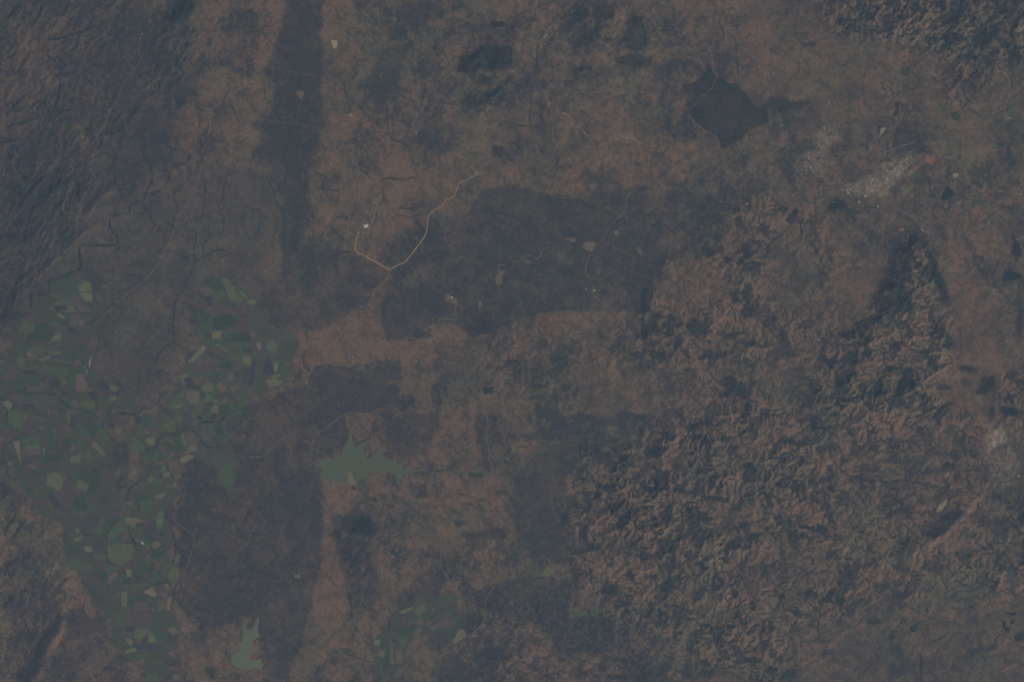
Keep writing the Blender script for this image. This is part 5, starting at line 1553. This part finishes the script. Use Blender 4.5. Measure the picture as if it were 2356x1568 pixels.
# ---------------------------------------------------------------- roads
ROADS = [
    ('bright tan graded dirt road with a Y junction below the inland airstrip', 'road', 2.9, [T(1,1, 2050,30, 2010,45, 1940,85, 1870,120, 1840,190, 1820,235, 1750,270, 1710,320, 1600,395, 1580,440, 1565,570, 1490,690, 1380,830, 1330,855, 1225,912), T(1,1, 1225,912, 1130,855, 1010,790, 925,745, 910,700, 930,600, 945,570)]),
    ('dirt road winding down from the Y junction to the brown villages', 'track', 1.7, [T(1,1, 1225,912, 1205,985, 1150,1040, 1090,1095, 1075,1160, 1040,1190, 1030,1260, 1000,1290, 860,1320, 830,1420, 790,1500, 780,1568)]),
    ('thin road running up the left side of the inland airstrip', 'track', 1.5, [T(1,1, 930,598, 880,575, 840,535, 870,390, 895,280, 910,130, 880,30, 890,-180, 885,-240), T(1,1, 945,570, 970,500, 1010,390, 1050,340)]),
    ('tan road crossing above the big reservoir to the village hub', 'track', 1.7, [T(2,1, -60,1060, 50,1060, 120,1000, 210,910, 310,860, 400,860, 440,910, 510,945, 525,900, 540,855, 650,790, 830,665, 960,665, 1040,668, 1100,632, 1180,618, 1215,590, 1270,610, 1310,650, 1350,662, 1430,655, 1560,655, 1620,625, 1720,595, 1830,580, 1940,540, 1960,515, 2025,545, 2110,555, 2200,545, 2354,530)]),
    ('tan roads fanning out from the village hub', 'track', 1.3, [T(2,1, 2025,545, 2000,640, 1990,800, 2010,980, 2010,1060), T(2,1, 1890,600, 1800,720, 1680,880, 1620,1010, 1610,1110), T(2,1, 2080,30, 2110,180, 2100,270, 2040,400, 1990,480, 1960,515), T(2,1, 1590,340, 1600,450, 1610,560, 1620,620), T(2,1, 2000,1090, 1800,1240, 1740,1290, 1740,1350), T(2,1, 2150,560, 2120,800, 2140,1000, 2170,1190), T(2,2, 0,530, 40,545, 200,480, 330,400, 430,340)]),
    ('short road down to the reservoir and along its dam', 'track', 1.3, [T(2,1, 515,945, 500,1080), T(2,1, 475,1190, 540,1200, 590,1230, 610,1262, 700,1282, 790,1312, 720,1370, 650,1400)]),
    ('winding pale mountain road at upper middle', 'track', 1.2, [T(0,2, 215,0, 190,100, 240,140, 285,145, 260,190, 280,265, 365,290, 355,340, 310,370, 380,400, 380,470, 410,540, 400,650, 420,730, 405,790, 330,870, 350,950, 370,950, 365,1060, 375,1200, 380,1265, 435,1400, 390,1480, 330,1568), T(0,2, 370,950, 420,900, 470,870, 540,890, 610,850, 700,845, 800,840, 850,810, 980,850, 1120,840, 1240,855, 1290,880)]),
    ('thin tracks through the brown upper middle hills', 'track', 0.9, [T(0,2, 1240,855, 1100,800, 1000,750, 890,640, 870,600, 700,540, 560,520), T(0,2, 1080,10, 1030,90, 1160,130, 1220,220, 1260,390, 1310,440, 1290,520), T(0,2, 1150,1310, 1300,1170, 1430,1020, 1450,870, 1470,790, 1570,670), T(0,2, 1755,0, 1690,70, 1650,90), T(0,2, 2090,40, 2200,95, 2230,165), T(0,2, 2354,140, 2150,200, 1950,235, 1850,230), T(0,2, 80,200, 220,210, 280,265), T(0,1, 1720,220, 1900,180, 2130,215)]),
    ('pale road crossing the diamond-shaped plantation', 'track', 1.3, [T(0,2, 1630,1010, 1700,940, 1720,900, 1830,820, 1870,740, 1890,700, 1860,650, 1835,600, 1840,400), T(0,2, 1610,1020, 1680,1130, 1780,1200, 1880,1260, 1900,1360, 1810,1345)]),
    ('thin tan roads on the plain above the city', 'track', 1.1, [T(0,3, 60,100, 130,70, 265,60, 300,110, 400,190, 435,230, 450,300, 490,350, 475,430, 410,490, 380,530), T(0,3, 475,430, 650,465), T(0,3, 60,140, 160,180, 175,300, 185,450, 130,580, 125,680, 200,770), T(0,3, 300,660, 310,740, 330,800), T(0,3, 480,980, 490,1110), T(0,3, 770,590, 820,650, 880,740, 890,830, 885,1060, 870,1200), T(0,3, 950,1040, 1100,1010)]),
    ('tan road from the upper plain down past the city airfield', 'track', 1.2, [T(0,3, 1100,560, 1190,640, 1230,720, 1300,770, 1380,840, 1385,950, 1470,1050, 1590,1120, 1610,1170), T(0,3, 1190,640, 1290,590), T(0,3, 1440,80, 1500,150, 1530,270, 1590,370, 1650,420, 1620,470), T(0,3, 1385,830, 1440,770, 1560,790)]),
    ('thin road running down into the city from above', 'track', 1.0, [T(0,3, 640,620, 680,700, 650,800, 640,900, 680,1010, 655,1100, 665,1250, 660,1360, 690,1420, 690,1568), T(0,3, 2140,310, 2070,370, 2010,420, 1980,480), T(0,3, 2160,470, 2110,560, 2150,640)]),
    ('thin road crossing the middle bush reserve', 'track', 1.1, [T(1,2, 1230,0, 1140,105, 1085,120, 1080,200, 1050,280, 1045,360, 940,470, 860,590, 800,670, 760,700, 720,750, 680,890, 680,960, 730,1020, 740,1120), T(1,2, 770,1165, 850,1230, 930,1290, 1040,1490), T(1,2, 1045,360, 1050,430, 1080,490)]),
    ('thin tan track along the borders of the middle bush reserve', 'track', 0.9, [T(1,2, 310,190, 400,240, 520,250, 700,230, 800,200, 860,150, 1060,120), T(1,2, -100,1380, 0,1365, 200,1340, 390,1300, 550,1290), T(1,2, 1130,1350, 1120,1430, 1090,1490)]),
    ('thin tracks over the brown foothills right of the reserve', 'track', 0.9, [T(1,2, 2240,0, 2230,100, 2240,170), T(1,2, 2260,400, 2250,450, 2130,490, 2110,620, 2090,740), T(1,2, 1620,1000, 1640,900, 1680,860), T(2,2, 1080,20, 1090,80, 1030,180, 990,260), T(2,2, 730,240, 735,150, 760,100), T(2,2, 1990,180, 1880,360, 1780,480)]),
    ('pale dirt road across the dark plain to the lower brown ridge', 'track', 1.1, [T(3,1, -60,655, 0,640, 100,620, 190,645, 270,615, 310,650, 350,710, 400,725, 500,728, 620,820, 700,820, 770,835), T(3,1, 325,20, 240,170, 200,330, 140,430, 40,530), T(3,1, 630,0, 640,200, 640,300, 650,420, 635,530)]),
    ('tan road linking the lower middle villages', 'track', 1.1, [T(3,1, 1700,370, 1705,520, 1760,600, 1820,680, 1900,650, 2000,600, 2130,555, 2160,600, 2190,680, 2120,800, 2110,940, 2080,1020, 2010,1100, 1940,1150, 1880,1230, 1840,1285, 1760,1290, 1600,1380), T(3,1, 2110,940, 2160,960, 2280,970, 2354,1010, 2410,1015), T(3,2, 0,580, 25,570, 25,520, 140,485, 160,450, 310,425, 350,480, 390,540)]),
    ('thin tan tracks at the lower edge below the brown ridge', 'track', 1.0, [T(3,1, 870,995, 800,935, 740,960, 640,1080, 605,1150, 600,1220), T(3,1, 870,995, 960,960, 1030,1050, 1220,1045), T(3,1, 480,1540, 620,1470, 720,1460, 740,1520, 810,1530, 860,1460), T(3,1, -130,1480, 0,1490, 260,1560), T(3,1, 1470,1075, 1510,1100, 1520,1200, 1560,1320, 1600,1370)]),
    ('pale road down the dark plain right of the lower left fields', 'track', 1.3, [T(3,0, 1605,0, 1600,80, 1720,170, 1785,260, 1740,440, 1700,560, 1680,700, 1665,820), T(2,0, 1690,1310, 1700,1420, 1610,1568)]),
    ('long thin straight road past the lower reservoir', 'track', 1.0, [T(3,0, 2354,640, 2200,800, 2100,900, 1980,1060, 1860,1200, 1800,1280, 1690,1360), T(3,0, 1690,1430, 1890,1520), T(3,0, 1760,1330, 1840,1410, 1940,1400, 2060,1480, 2130,1455, 2354,1495), T(2,0, 1650,1290, 1880,1210, 2000,1000, 2240,740)]),
    ('faint road running diagonally over the flat grey plain into the fields', 'track', 1.2, [T(1,0, 1850,0, 1780,200, 1640,430, 1560,650, 1390,950, 1180,1120, 950,1340, 870,1400)]),
    ('thin pale road through the upper left ridges', 'track', 1.1, [T(0,0, 1300,300, 1280,480, 1300,520, 1260,600, 1200,680, 1120,790, 1090,900, 1020,1020, 980,1150, 940,1250, 860,1310, 740,1390, 560,1510, 450,1530, 160,1575, 0,1620)]),
    ('thin straight tracks across the long dark bush strip', 'track', 0.7, [T(0,1, 80,620, 350,665, 640,715), T(0,1, 50,1100, 300,1130, 590,1175), T(0,1, 425,920, 400,1000, 370,1140), T(0,1, 1050,470, 1060,560, 1020,700, 990,760)]),
    ('grey highway from the second town down the right valley', 'tar', 1.1, [T(2,3, 1930,0, 2000,120, 2110,270, 2120,400, 2100,500, 2090,620, 2100,690, 2160,800, 2230,900, 2310,1010, 2310,1130, 2240,1200), T(1,3, 1550,640, 1600,780, 1700,1000, 1840,1250, 1880,1430, 1930,1568)]),
    ('grey highway around the lower side of the city', 'tar', 1.1, [T(1,3, 1130,250, 1150,330, 1280,400, 1430,450, 1465,570, 1550,640), T(1,3, 1610,-60, 1620,0, 1615,100), T(1,3, 640,110, 760,130, 1000,60, 1200,60)]),
    ('thin track along the lower middle valley', 'track', 1.0, [T(3,2, 560,640, 570,860, 700,960), T(3,2, 845,750, 835,910), T(3,2, 845,750, 910,800, 910,850, 960,900, 1050,860), T(3,2, 1020,880, 1050,1010, 1120,1070, 1085,1090, 1085,1150), T(3,2, 0,1015, 120,1020, 110,1120, 140,1190, 200,1215, 330,1180, 400,1280, 415,1370)]),
    ('thin tan track on the hills right of the lower middle valley', 'track', 0.8, [T(3,2, 1560,960, 1600,870, 1640,740), T(3,2, 2330,160, 2260,420, 2250,600, 2200,800), T(3,2, 1840,1440, 1860,1330, 1890,1280, 1910,1180), T(3,3, 60,1568, 200,1400, 330,1280)]),
    ('farm roads between the left cane fields', 'track', 0.8, [T(2,0, 0,260, 200,190, 380,110, 540,35), T(2,0, 120,610, 250,670, 400,720, 520,750, 640,790, 700,870, 960,1100), T(2,0, 1390,680, 1620,700, 1800,680), T(2,0, 1280,530, 1370,570, 1370,610), T(2,0, 900,220, 1050,310, 1190,400, 1210,460), T(2,0, 2310,140, 2310,240, 2260,420), T(2,0, 2150,200, 2310,230), T(1,0, 590,1565, 740,1490)]),
]
for lb, mt, w, ln in ROADS:
    tag(ribbon('road', ln, w, mt, 0.022, 0.5, 0.25), lb, 'road', 'structure')
for lb, w, ln in (('long pale grey runway of the city airfield', 2.2, [T(0,3, 1060,1402, 1355,1298)]), ('thin grey taxiway parallel to the city runway', 1.2, [T(0,3, 1120,1450, 1340,1380)]),
                  ('grey runway of the inland airstrip above the Y junction', 2.4, [T(1,1, 1145,240, 1110,330, 1070,460, 1020,600)])):
    tag(ribbon('runway', ln, w, 'tar', 0.026), lb, 'runway', 'structure')
tag(ribbon('dam_wall', [T(2,1, 604,1252, 650,1268, 700,1284, 790,1296)], 1.6, 'clear', 0.03), 'thin brown earth dam along the lower left shore of the big reservoir', 'dam')

# ---------------------------------------------------------------- buildings
def house_mesh(name, l, w, h, roof, pitched):
    x, y = l / 2, w / 2
    if pitched:
        e = w * 0.22
        vs = [(-x, -y, 0), (x, -y, 0), (x, y, 0), (-x, y, 0), (-x, -y, h), (x, -y, h), (x, y, h), (-x, y, h), (-x, 0, h + e), (x, 0, h + e)]
        fs = [(0, 1, 5, 4), (2, 3, 7, 6), (1, 2, 6, 9, 5), (3, 0, 4, 8, 7), (4, 5, 9, 8), (6, 7, 8, 9)]
    else:
        k = 0.8
        vs = [(-x, -y, 0), (x, -y, 0), (x, y, 0), (-x, y, 0), (-x, -y, h), (x, -y, h), (x, y, h), (-x, y, h),
              (-x * k, -y * k, h * 1.25), (x * k, -y * k, h * 1.25), (x * k, y * k, h * 1.25), (-x * k, y * k, h * 1.25)]
        fs = [(0, 1, 5, 4), (1, 2, 6, 5), (2, 3, 7, 6), (3, 0, 4, 7), (4, 5, 9, 8), (5, 6, 10, 9), (6, 7, 11, 10), (7, 4, 8, 11), (8, 9, 10, 11)]
    me = bpy.data.meshes.new(name); me.from_pydata(vs, [], fs); me.update(); me.materials.append(roof)
    return me


HM = [house_mesh('building', 0.11, 0.07, 0.012, MAT['white'], True), house_mesh('building', 0.16, 0.08, 0.014, MAT['white'], False),
      house_mesh('building', 0.10, 0.07, 0.012, MAT['grey'], True), house_mesh('building', 0.09, 0.06, 0.010, MAT['roofred'], True)]


def building(p, sc=1.0, kind=0, label=None, group=None, rot=None):
    o = link('building', HM[kind])
    o.location = (float(wx(p[0])), float(wy(p[1])), float(zat(p[0], p[1])) - 0.003)
    o.rotation_euler = (0, 0, rot if rot is not None else random.uniform(0, math.pi))
    o.scale = (sc, sc, 1.0)
    tag(o, label, 'building', None, group)
    return o


SPECKS = [
    (0,3, 'white-roofed building on the outskirts above the city', [(515,1165,1.4),(520,1180,1.1),(585,1095,1),(695,1095,1.1),(185,1365,1.1),(375,1402,1.2),(370,1440,1),(1620,1218,1.2),(1600,1225,1),(1585,1232,1),(1178,1090,1.2),(1425,65,.9),(275,1505,1),(270,1480,1),(535,1480,1.1),(510,1495,1.1)]),
    (0,3, 'white-roofed farm building by the green patch at the upper right edge', [(2225,1085,1.3),(2215,1092,1.1),(2185,1358,1.2),(2070,1390,1),(2235,1100,1)]),
    (0,3, 'white-roofed hangar below the city runway', [(1150,1505,1.3),(1045,1510,1),(980,1520,1),(1110,1420,.9),(1070,1435,.9)]),
    (1,3, 'white-roofed building scattered below the city', [(420,12,1.2),(25,105,1),(490,210,1.2),(605,288,1.3),(835,290,1.7),(835,320,1.2),(910,312,1.1),(1012,330,1.6),(890,245,1),(940,250,1),(1025,565,1),(1010,708,1),(960,1200,.9),(745,1385,.9),(630,940,.9)]),
    (1,3, 'white-roofed factory building at the tip of the dark mountain', [(1415,545,1.6),(1425,552,1.2),(1408,530,1)]),
    (1,3, 'white-roofed building in the reddish valley right of the dark mountain', [(1525,825,1),(1868,865,1.2),(1955,678,1),(1960,880,.9),(1900,1000,1),(1880,1120,1),(2145,468,.9),(2080,1125,1.3),(2070,1100,1.1),(2130,1520,1.1),(2330,215,1.4),(2320,225,1.1)]),
    (2,3, 'white-roofed building in the valley below the second town', [(2310,1240,1.3),(2225,1125,1),(2310,1110,1),(1860,1385,1),(2300,1250,1),(2205,1310,1.4),(2030,45,.9),(2165,180,.8),(2160,330,.8),(1920,1365,.9)]),
    (2,1, 'white-roofed building on the brown land right of the straight-edged bush block', [(1475,183,1.5),(1460,163,1.1),(1455,175,.9)]),
    (2,1, 'white-roofed building between the village hub and the foothills', [(2316,1086,1.3),(1765,1290,1),(2235,730,1),(1420,1385,.9)]),
    (1,1, 'white-roofed airport building beside the inland airstrip', [(1050,410,1.3),(995,572,1.1),(1025,585,1.2),(1130,410,1.1),(1078,295,1.4),(1140,238,1),(1005,468,1)]),
    (1,1, 'bright white-roofed lodge on the star-shaped clearing', [(1800,1165,2.0)]),
    (1,1, 'white-roofed farmstead along the bright dirt road', [(1440,512,.9),(1930,110,1.1),(1790,180,1.1),(1500,550,.9),(285,720,.8)]),
    (1,2, 'bright white-roofed lodge beside the reserve road', [(755,1103,2.0)]),
    (1,2, 'white-roofed camp building in the middle bush reserve', [(680,1085,1.3),(750,992,1.1),(800,945,1),(765,1165,1.1),(600,370,1),(1010,542,1),(865,545,1)]),
    (1,2, 'white-roofed building at the foot of the mid-right mountains', [(2165,305,1.5),(2168,295,1.1),(1480,510,.9),(1590,45,1),(1580,70,1),(1550,45,.9),(1520,30,.9)]),
    (2,2, 'white-roofed building on the foothills right of the village hub', [(1018,15,1),(768,230,1.1),(760,190,1),(245,957,1.1),(645,630,.9)]),
    (2,0, 'white-roofed mill building at the top of the left cane fields', [(832,160,1.4),(828,185,1.5),(825,205,1.8),(824,228,1.6),(840,140,1),(800,275,1.4),(780,240,1.2),(795,290,1.1),(790,310,1),(880,375,.9)]),
    (2,0, 'white-roofed estate building among the left cane fields', [(405,992,1.3),(400,1010,1),(445,640,1.1),(445,665,1.2),(410,1030,1)]),
    (3,0, 'white-roofed mill building among the lower left fields', [(1310,290,2.0),(1300,280,1.5),(1318,298,1.4),(1275,575,1)]),
    (3,0, 'white-roofed village building beside the lower reservoir', [(1690,1080,1.1),(1760,1045,1.1),(1720,1520,1),(1890,1553,1.3)]),
    (3,1, 'white-roofed homestead on the lower brown ridge', [(630,1328,1.2),(258,1560,1.2),(380,1420,1),(1015,925,1)]),
    (3,1, 'white-roofed building beside the lower middle villages', [(2255,80,1.1),(1820,680,1.2),(1800,690,1),(1450,1485,1),(1630,900,1.1),(1690,520,1)]),
    (3,2, 'white-roofed building in the lower middle valley', [(845,940,1.1),(850,945,1),(1615,698,1.1),(1565,1138,1),(1085,1150,1),(685,1165,1),(480,1145,.9),(270,795,.9)]),
    (3,3, 'white-roofed building on the lower right plateau', [(950,670,1.2),(945,660,1),(1930,490,1),(1865,1165,1),(1900,1190,1),(1280,1160,.8)]),
    (0,1, 'white-roofed homestead on the brown land right of the long bush strip', [(632,1090,1),(695,130,1.1),(1145,1118,1),(1215,1270,1.2),(870,1055,.9),(1143,695,1),(1545,420,.9)]),
    (0,2, 'white-roofed homestead on the upper middle hills', [(440,100,1),(2125,575,1.1),(1675,1162,1),(1660,1190,.9),(1525,1220,.9),(1525,770,1.1),(690,1085,1),(830,515,.8),(1415,345,1)]),
    (0,0, 'white-roofed house in the village between the upper left ridges', [(1370,160,1),(1385,195,1),(1310,310,1.2),(1270,320,1),(1285,360,.9),(1690,460,1),(1890,690,1.1),(1175,270,1)]),
]
for r, c, lb, pts in SPECKS:
    for (u, v, s) in pts:
        building(T(r, c, u, v)[0], s * 0.58, 1 if s > 1.25 else 0, lb, lb.replace('building', 'buildings'))

# dense town centres: the largest roofs one by one, the mass of small houses as one piece
def town_points(poly, n, clump, seed, core=None):
    rg = np.random.default_rng(seed); out = []
    x0, y0 = poly.min(0); x1, y1 = poly.max(0)
    while len(out) < n:
        x = rg.uniform(x0, x1, 4000); y = rg.uniform(y0, y1, 4000)
        cc = poly.mean(0); rr = np.hypot((x - cc[0]) / (x1 - x0), (y - cc[1]) / (y1 - y0)) * 2
        ok = pip(x + 14 * (fbm(x, y, 12, 3, 920) - 0.5), y + 14 * (fbm(x, y, 12, 3, 921) - 0.5), poly) & (rg.random(4000) > 0.75 * rr) & (fbm(x, y, clump, 3, 900 + seed) + rg.random(4000) * 0.35 > 0.62)
        out += list(zip(x[ok], y[ok]))
    return out[:n]


CITY = [
    ('city', T(1,3, 760,110, 940,60, 1080,10, 1240,-60, 1360,-30, 1330,20, 1240,70, 1130,140, 1130,210, 1040,250, 900,240, 760,240, 700,180), 1700, 60, 'white and grey roofed building packed in the city'),
    ('city', T(1,3, 1050,-60, 1230,-80, 1290,-160, 1340,-160, 1330,-60, 1240,10, 1120,60), 600, 26, 'white and grey roofed building on the upper right side of the city'),
    ('city', T(0,3, 280,1440, 440,1400, 560,1440, 560,1568, 260,1620), 320, 24, 'white and grey roofed building in the left suburb of the city'),
    ('city', T(0,3, 440,1230, 520,1180, 640,1180, 650,1280, 540,1360, 450,1420), 160, 10, 'grey-roofed house in the upper left suburb of the city'),
    ('city', T(1,3, 180,20, 330,-60, 560,-120, 720,60, 760,240, 840,320, 1000,260, 1090,260, 1050,400, 900,420, 640,230, 560,130, 420,60), 350, 0, 'pale house in the lower left suburbs of the city'),
    ('town', T(2,3, 2040,830, 2140,800, 2190,880, 2170,940, 2100,960, 2040,1010, 2010,900), 1100, 40, 'white and grey roofed building packed in the second town at the right edge'),
    ('town', T(2,3, 1980,740, 2120,760, 2250,920, 2300,1100, 2250,1330, 2100,1340, 1960,1100), 900, 14, 'grey-roofed house in the suburbs of the second town'),
    ('village', T(2,0, 1800,190, 1890,180, 1940,280, 1930,360, 1860,390, 1790,370, 1780,260), 260, 10, 'red-brown roofed house in the estate village by the checkerboard fields'),
    ('village', T(1,0, 640,1370, 760,1330, 840,1350, 810,1440, 740,1480, 660,1430), 200, 8, 'red-brown roofed house in the village at the top of the left fields'),
    ('village', T(3,0, 1330,210, 1390,220, 1390,330, 1340,460, 1290,480, 1290,420, 1330,320), 220, 8, 'red-brown roofed house in the village among the lower left fields'),
    ('village', T(3,0, 1660,980, 1780,970, 1850,1030, 1780,1110, 1720,1150, 1660,1080), 240, 8, 'red-brown roofed house in the village left of the lower reservoir'),
    ('village', T(3,1, 1770,690, 1830,590, 1900,610, 1900,680, 1830,740), 160, 6, 'grey-roofed house in the lower middle village'),
    ('village', T(1,1, 930,400, 1010,360, 1090,380, 1060,620, 960,640), 90, 0, 'pale house in the camp around the inland airstrip'),
    ('village', T(2,0, 330,770, 420,790, 410,880, 350,860), 80, 4, 'grey-roofed house in the cluster among the left cane fields'),
]


def house_mass(name, pts, mats, smin, smax, seed):
    rg = np.random.default_rng(seed); vs = []; fs = []; mi = []
    for (x, y) in pts:
        a = rg.uniform(0, math.pi); l = rg.uniform(smin, smax); w = l * rg.uniform(0.5, 0.8); h = 0.006
        ca, sa = math.cos(a), math.sin(a); z = float(zat(x, y)) - 0.004; X, Y = float(wx(x)), float(wy(y)); b0 = len(vs)
        for (u, v, q) in ((-1, -1, 0), (1, -1, 0), (1, 1, 0), (-1, 1, 0), (-1, -1, h), (1, -1, h), (1, 1, h), (-1, 1, h), (-1, 0, h + 0.003), (1, 0, h + 0.003)):
            uu, vv = u * l / 2, v * w / 2
            vs.append((X + uu * ca - vv * sa, Y + uu * sa + vv * ca, z + q))
        m = rg.choice(len(mats), p=[0.07, 0.53, 0.40] if len(mats) == 3 else None)
        for f in ((0, 1, 5, 4), (2, 3, 7, 6), (1, 2, 6, 9, 5), (3, 0, 4, 8, 7), (4, 5, 9, 8), (6, 7, 8, 9)):
            fs.append(tuple(b0 + i for i in f)); mi.append(m)
    me = bpy.data.meshes.new(name); me.from_pydata(vs, [], fs); me.update()
    for m in mats: me.materials.append(MAT[m])
    me.polygons.foreach_set('material_index', np.array(mi, np.int32))
    return link(name, me)


for k, (kind, poly, n, nb, lb) in enumerate(CITY):
    pts = town_points(poly, n, 9 if kind != 'village' else 5, 40 + k)
    vill = 'red-brown' in lb
    for i in range(nb):
        building(pts[i], random.uniform(0.35, 0.85) if kind != 'village' else random.uniform(0.4, 0.6), 3 if vill else random.choice((0, 2, 2, 1)) if 'white' in lb else 2, lb, lb.replace('building', 'buildings').replace('house', 'houses'))
    nm = {'city': 'city_houses', 'town': 'town_houses', 'village': 'village_houses'}[kind]
    tag(house_mass(nm, pts[nb:], ('white', 'grey', 'roofred') if not vill else ('grey', 'roofred'), 0.02, 0.055, 70 + k),
        'mass of small houses: ' + lb.split(' in ')[-1].split(' on ')[-1].replace('building packed', ''), 'houses', 'stuff')

# scattered homesteads on the brown inhabited land
rg = np.random.default_rng(99)
hx_ = rg.uniform(430, 2356, 26000); hy_ = rg.uniform(0, 1568, 26000)
ii = ((hx_ - X0) / STEP).astype(int); jj = ((hy_ - Y0) / (gy[1] - gy[0])).astype(int)
keep = (mix[jj, ii, 0] + 0.35 * (fbm(hx_, hy_, 40, 3, 951) - 0.5) > 0.72) & (wmix[jj, ii, 0] < 0.3) & (rg.random(26000) < 0.42)
tag(house_mass('homesteads', list(zip(hx_[keep], hy_[keep])), ('white', 'grey', 'roofred'), 0.02, 0.06, 98), 'countless tiny pale homesteads dotted over the brown inhabited land', 'homesteads', 'stuff')

# ---------------------------------------------------------------- air
m_haze = bpy.data.materials.new('haze_air'); m_haze.use_nodes = True
hn = m_haze.node_tree; hn.nodes.clear()
pv = hn.nodes.new('ShaderNodeVolumePrincipled')
pv.inputs['Color'].default_value = (0.49, 0.70, 1.0, 1)
pv.inputs['Density'].default_value = 0.00034
pv.inputs['Anisotropy'].default_value = 0.0
ho = hn.nodes.new('ShaderNodeOutputMaterial')
hn.links.new(pv.outputs[0], ho.inputs['Volume'])
H = 430.0
zt, zb = ALT + 12.0, -1.6
hv = [(-H, -H, zb), (H, -H, zb), (H, H, zb), (-H, H, zb), (-H, -H, zt), (H, -H, zt), (H, H, zt), (-H, H, zt)]
me = bpy.data.meshes.new('haze'); me.from_pydata(hv, [], [(3, 2, 1, 0), (4, 5, 6, 7), (0, 1, 5, 4), (1, 2, 6, 5), (2, 3, 7, 6), (3, 0, 4, 7)]); me.update()
tag(link('haze', me, m_haze), 'thin blue haze between the orbit and the land', 'haze', 'stuff')
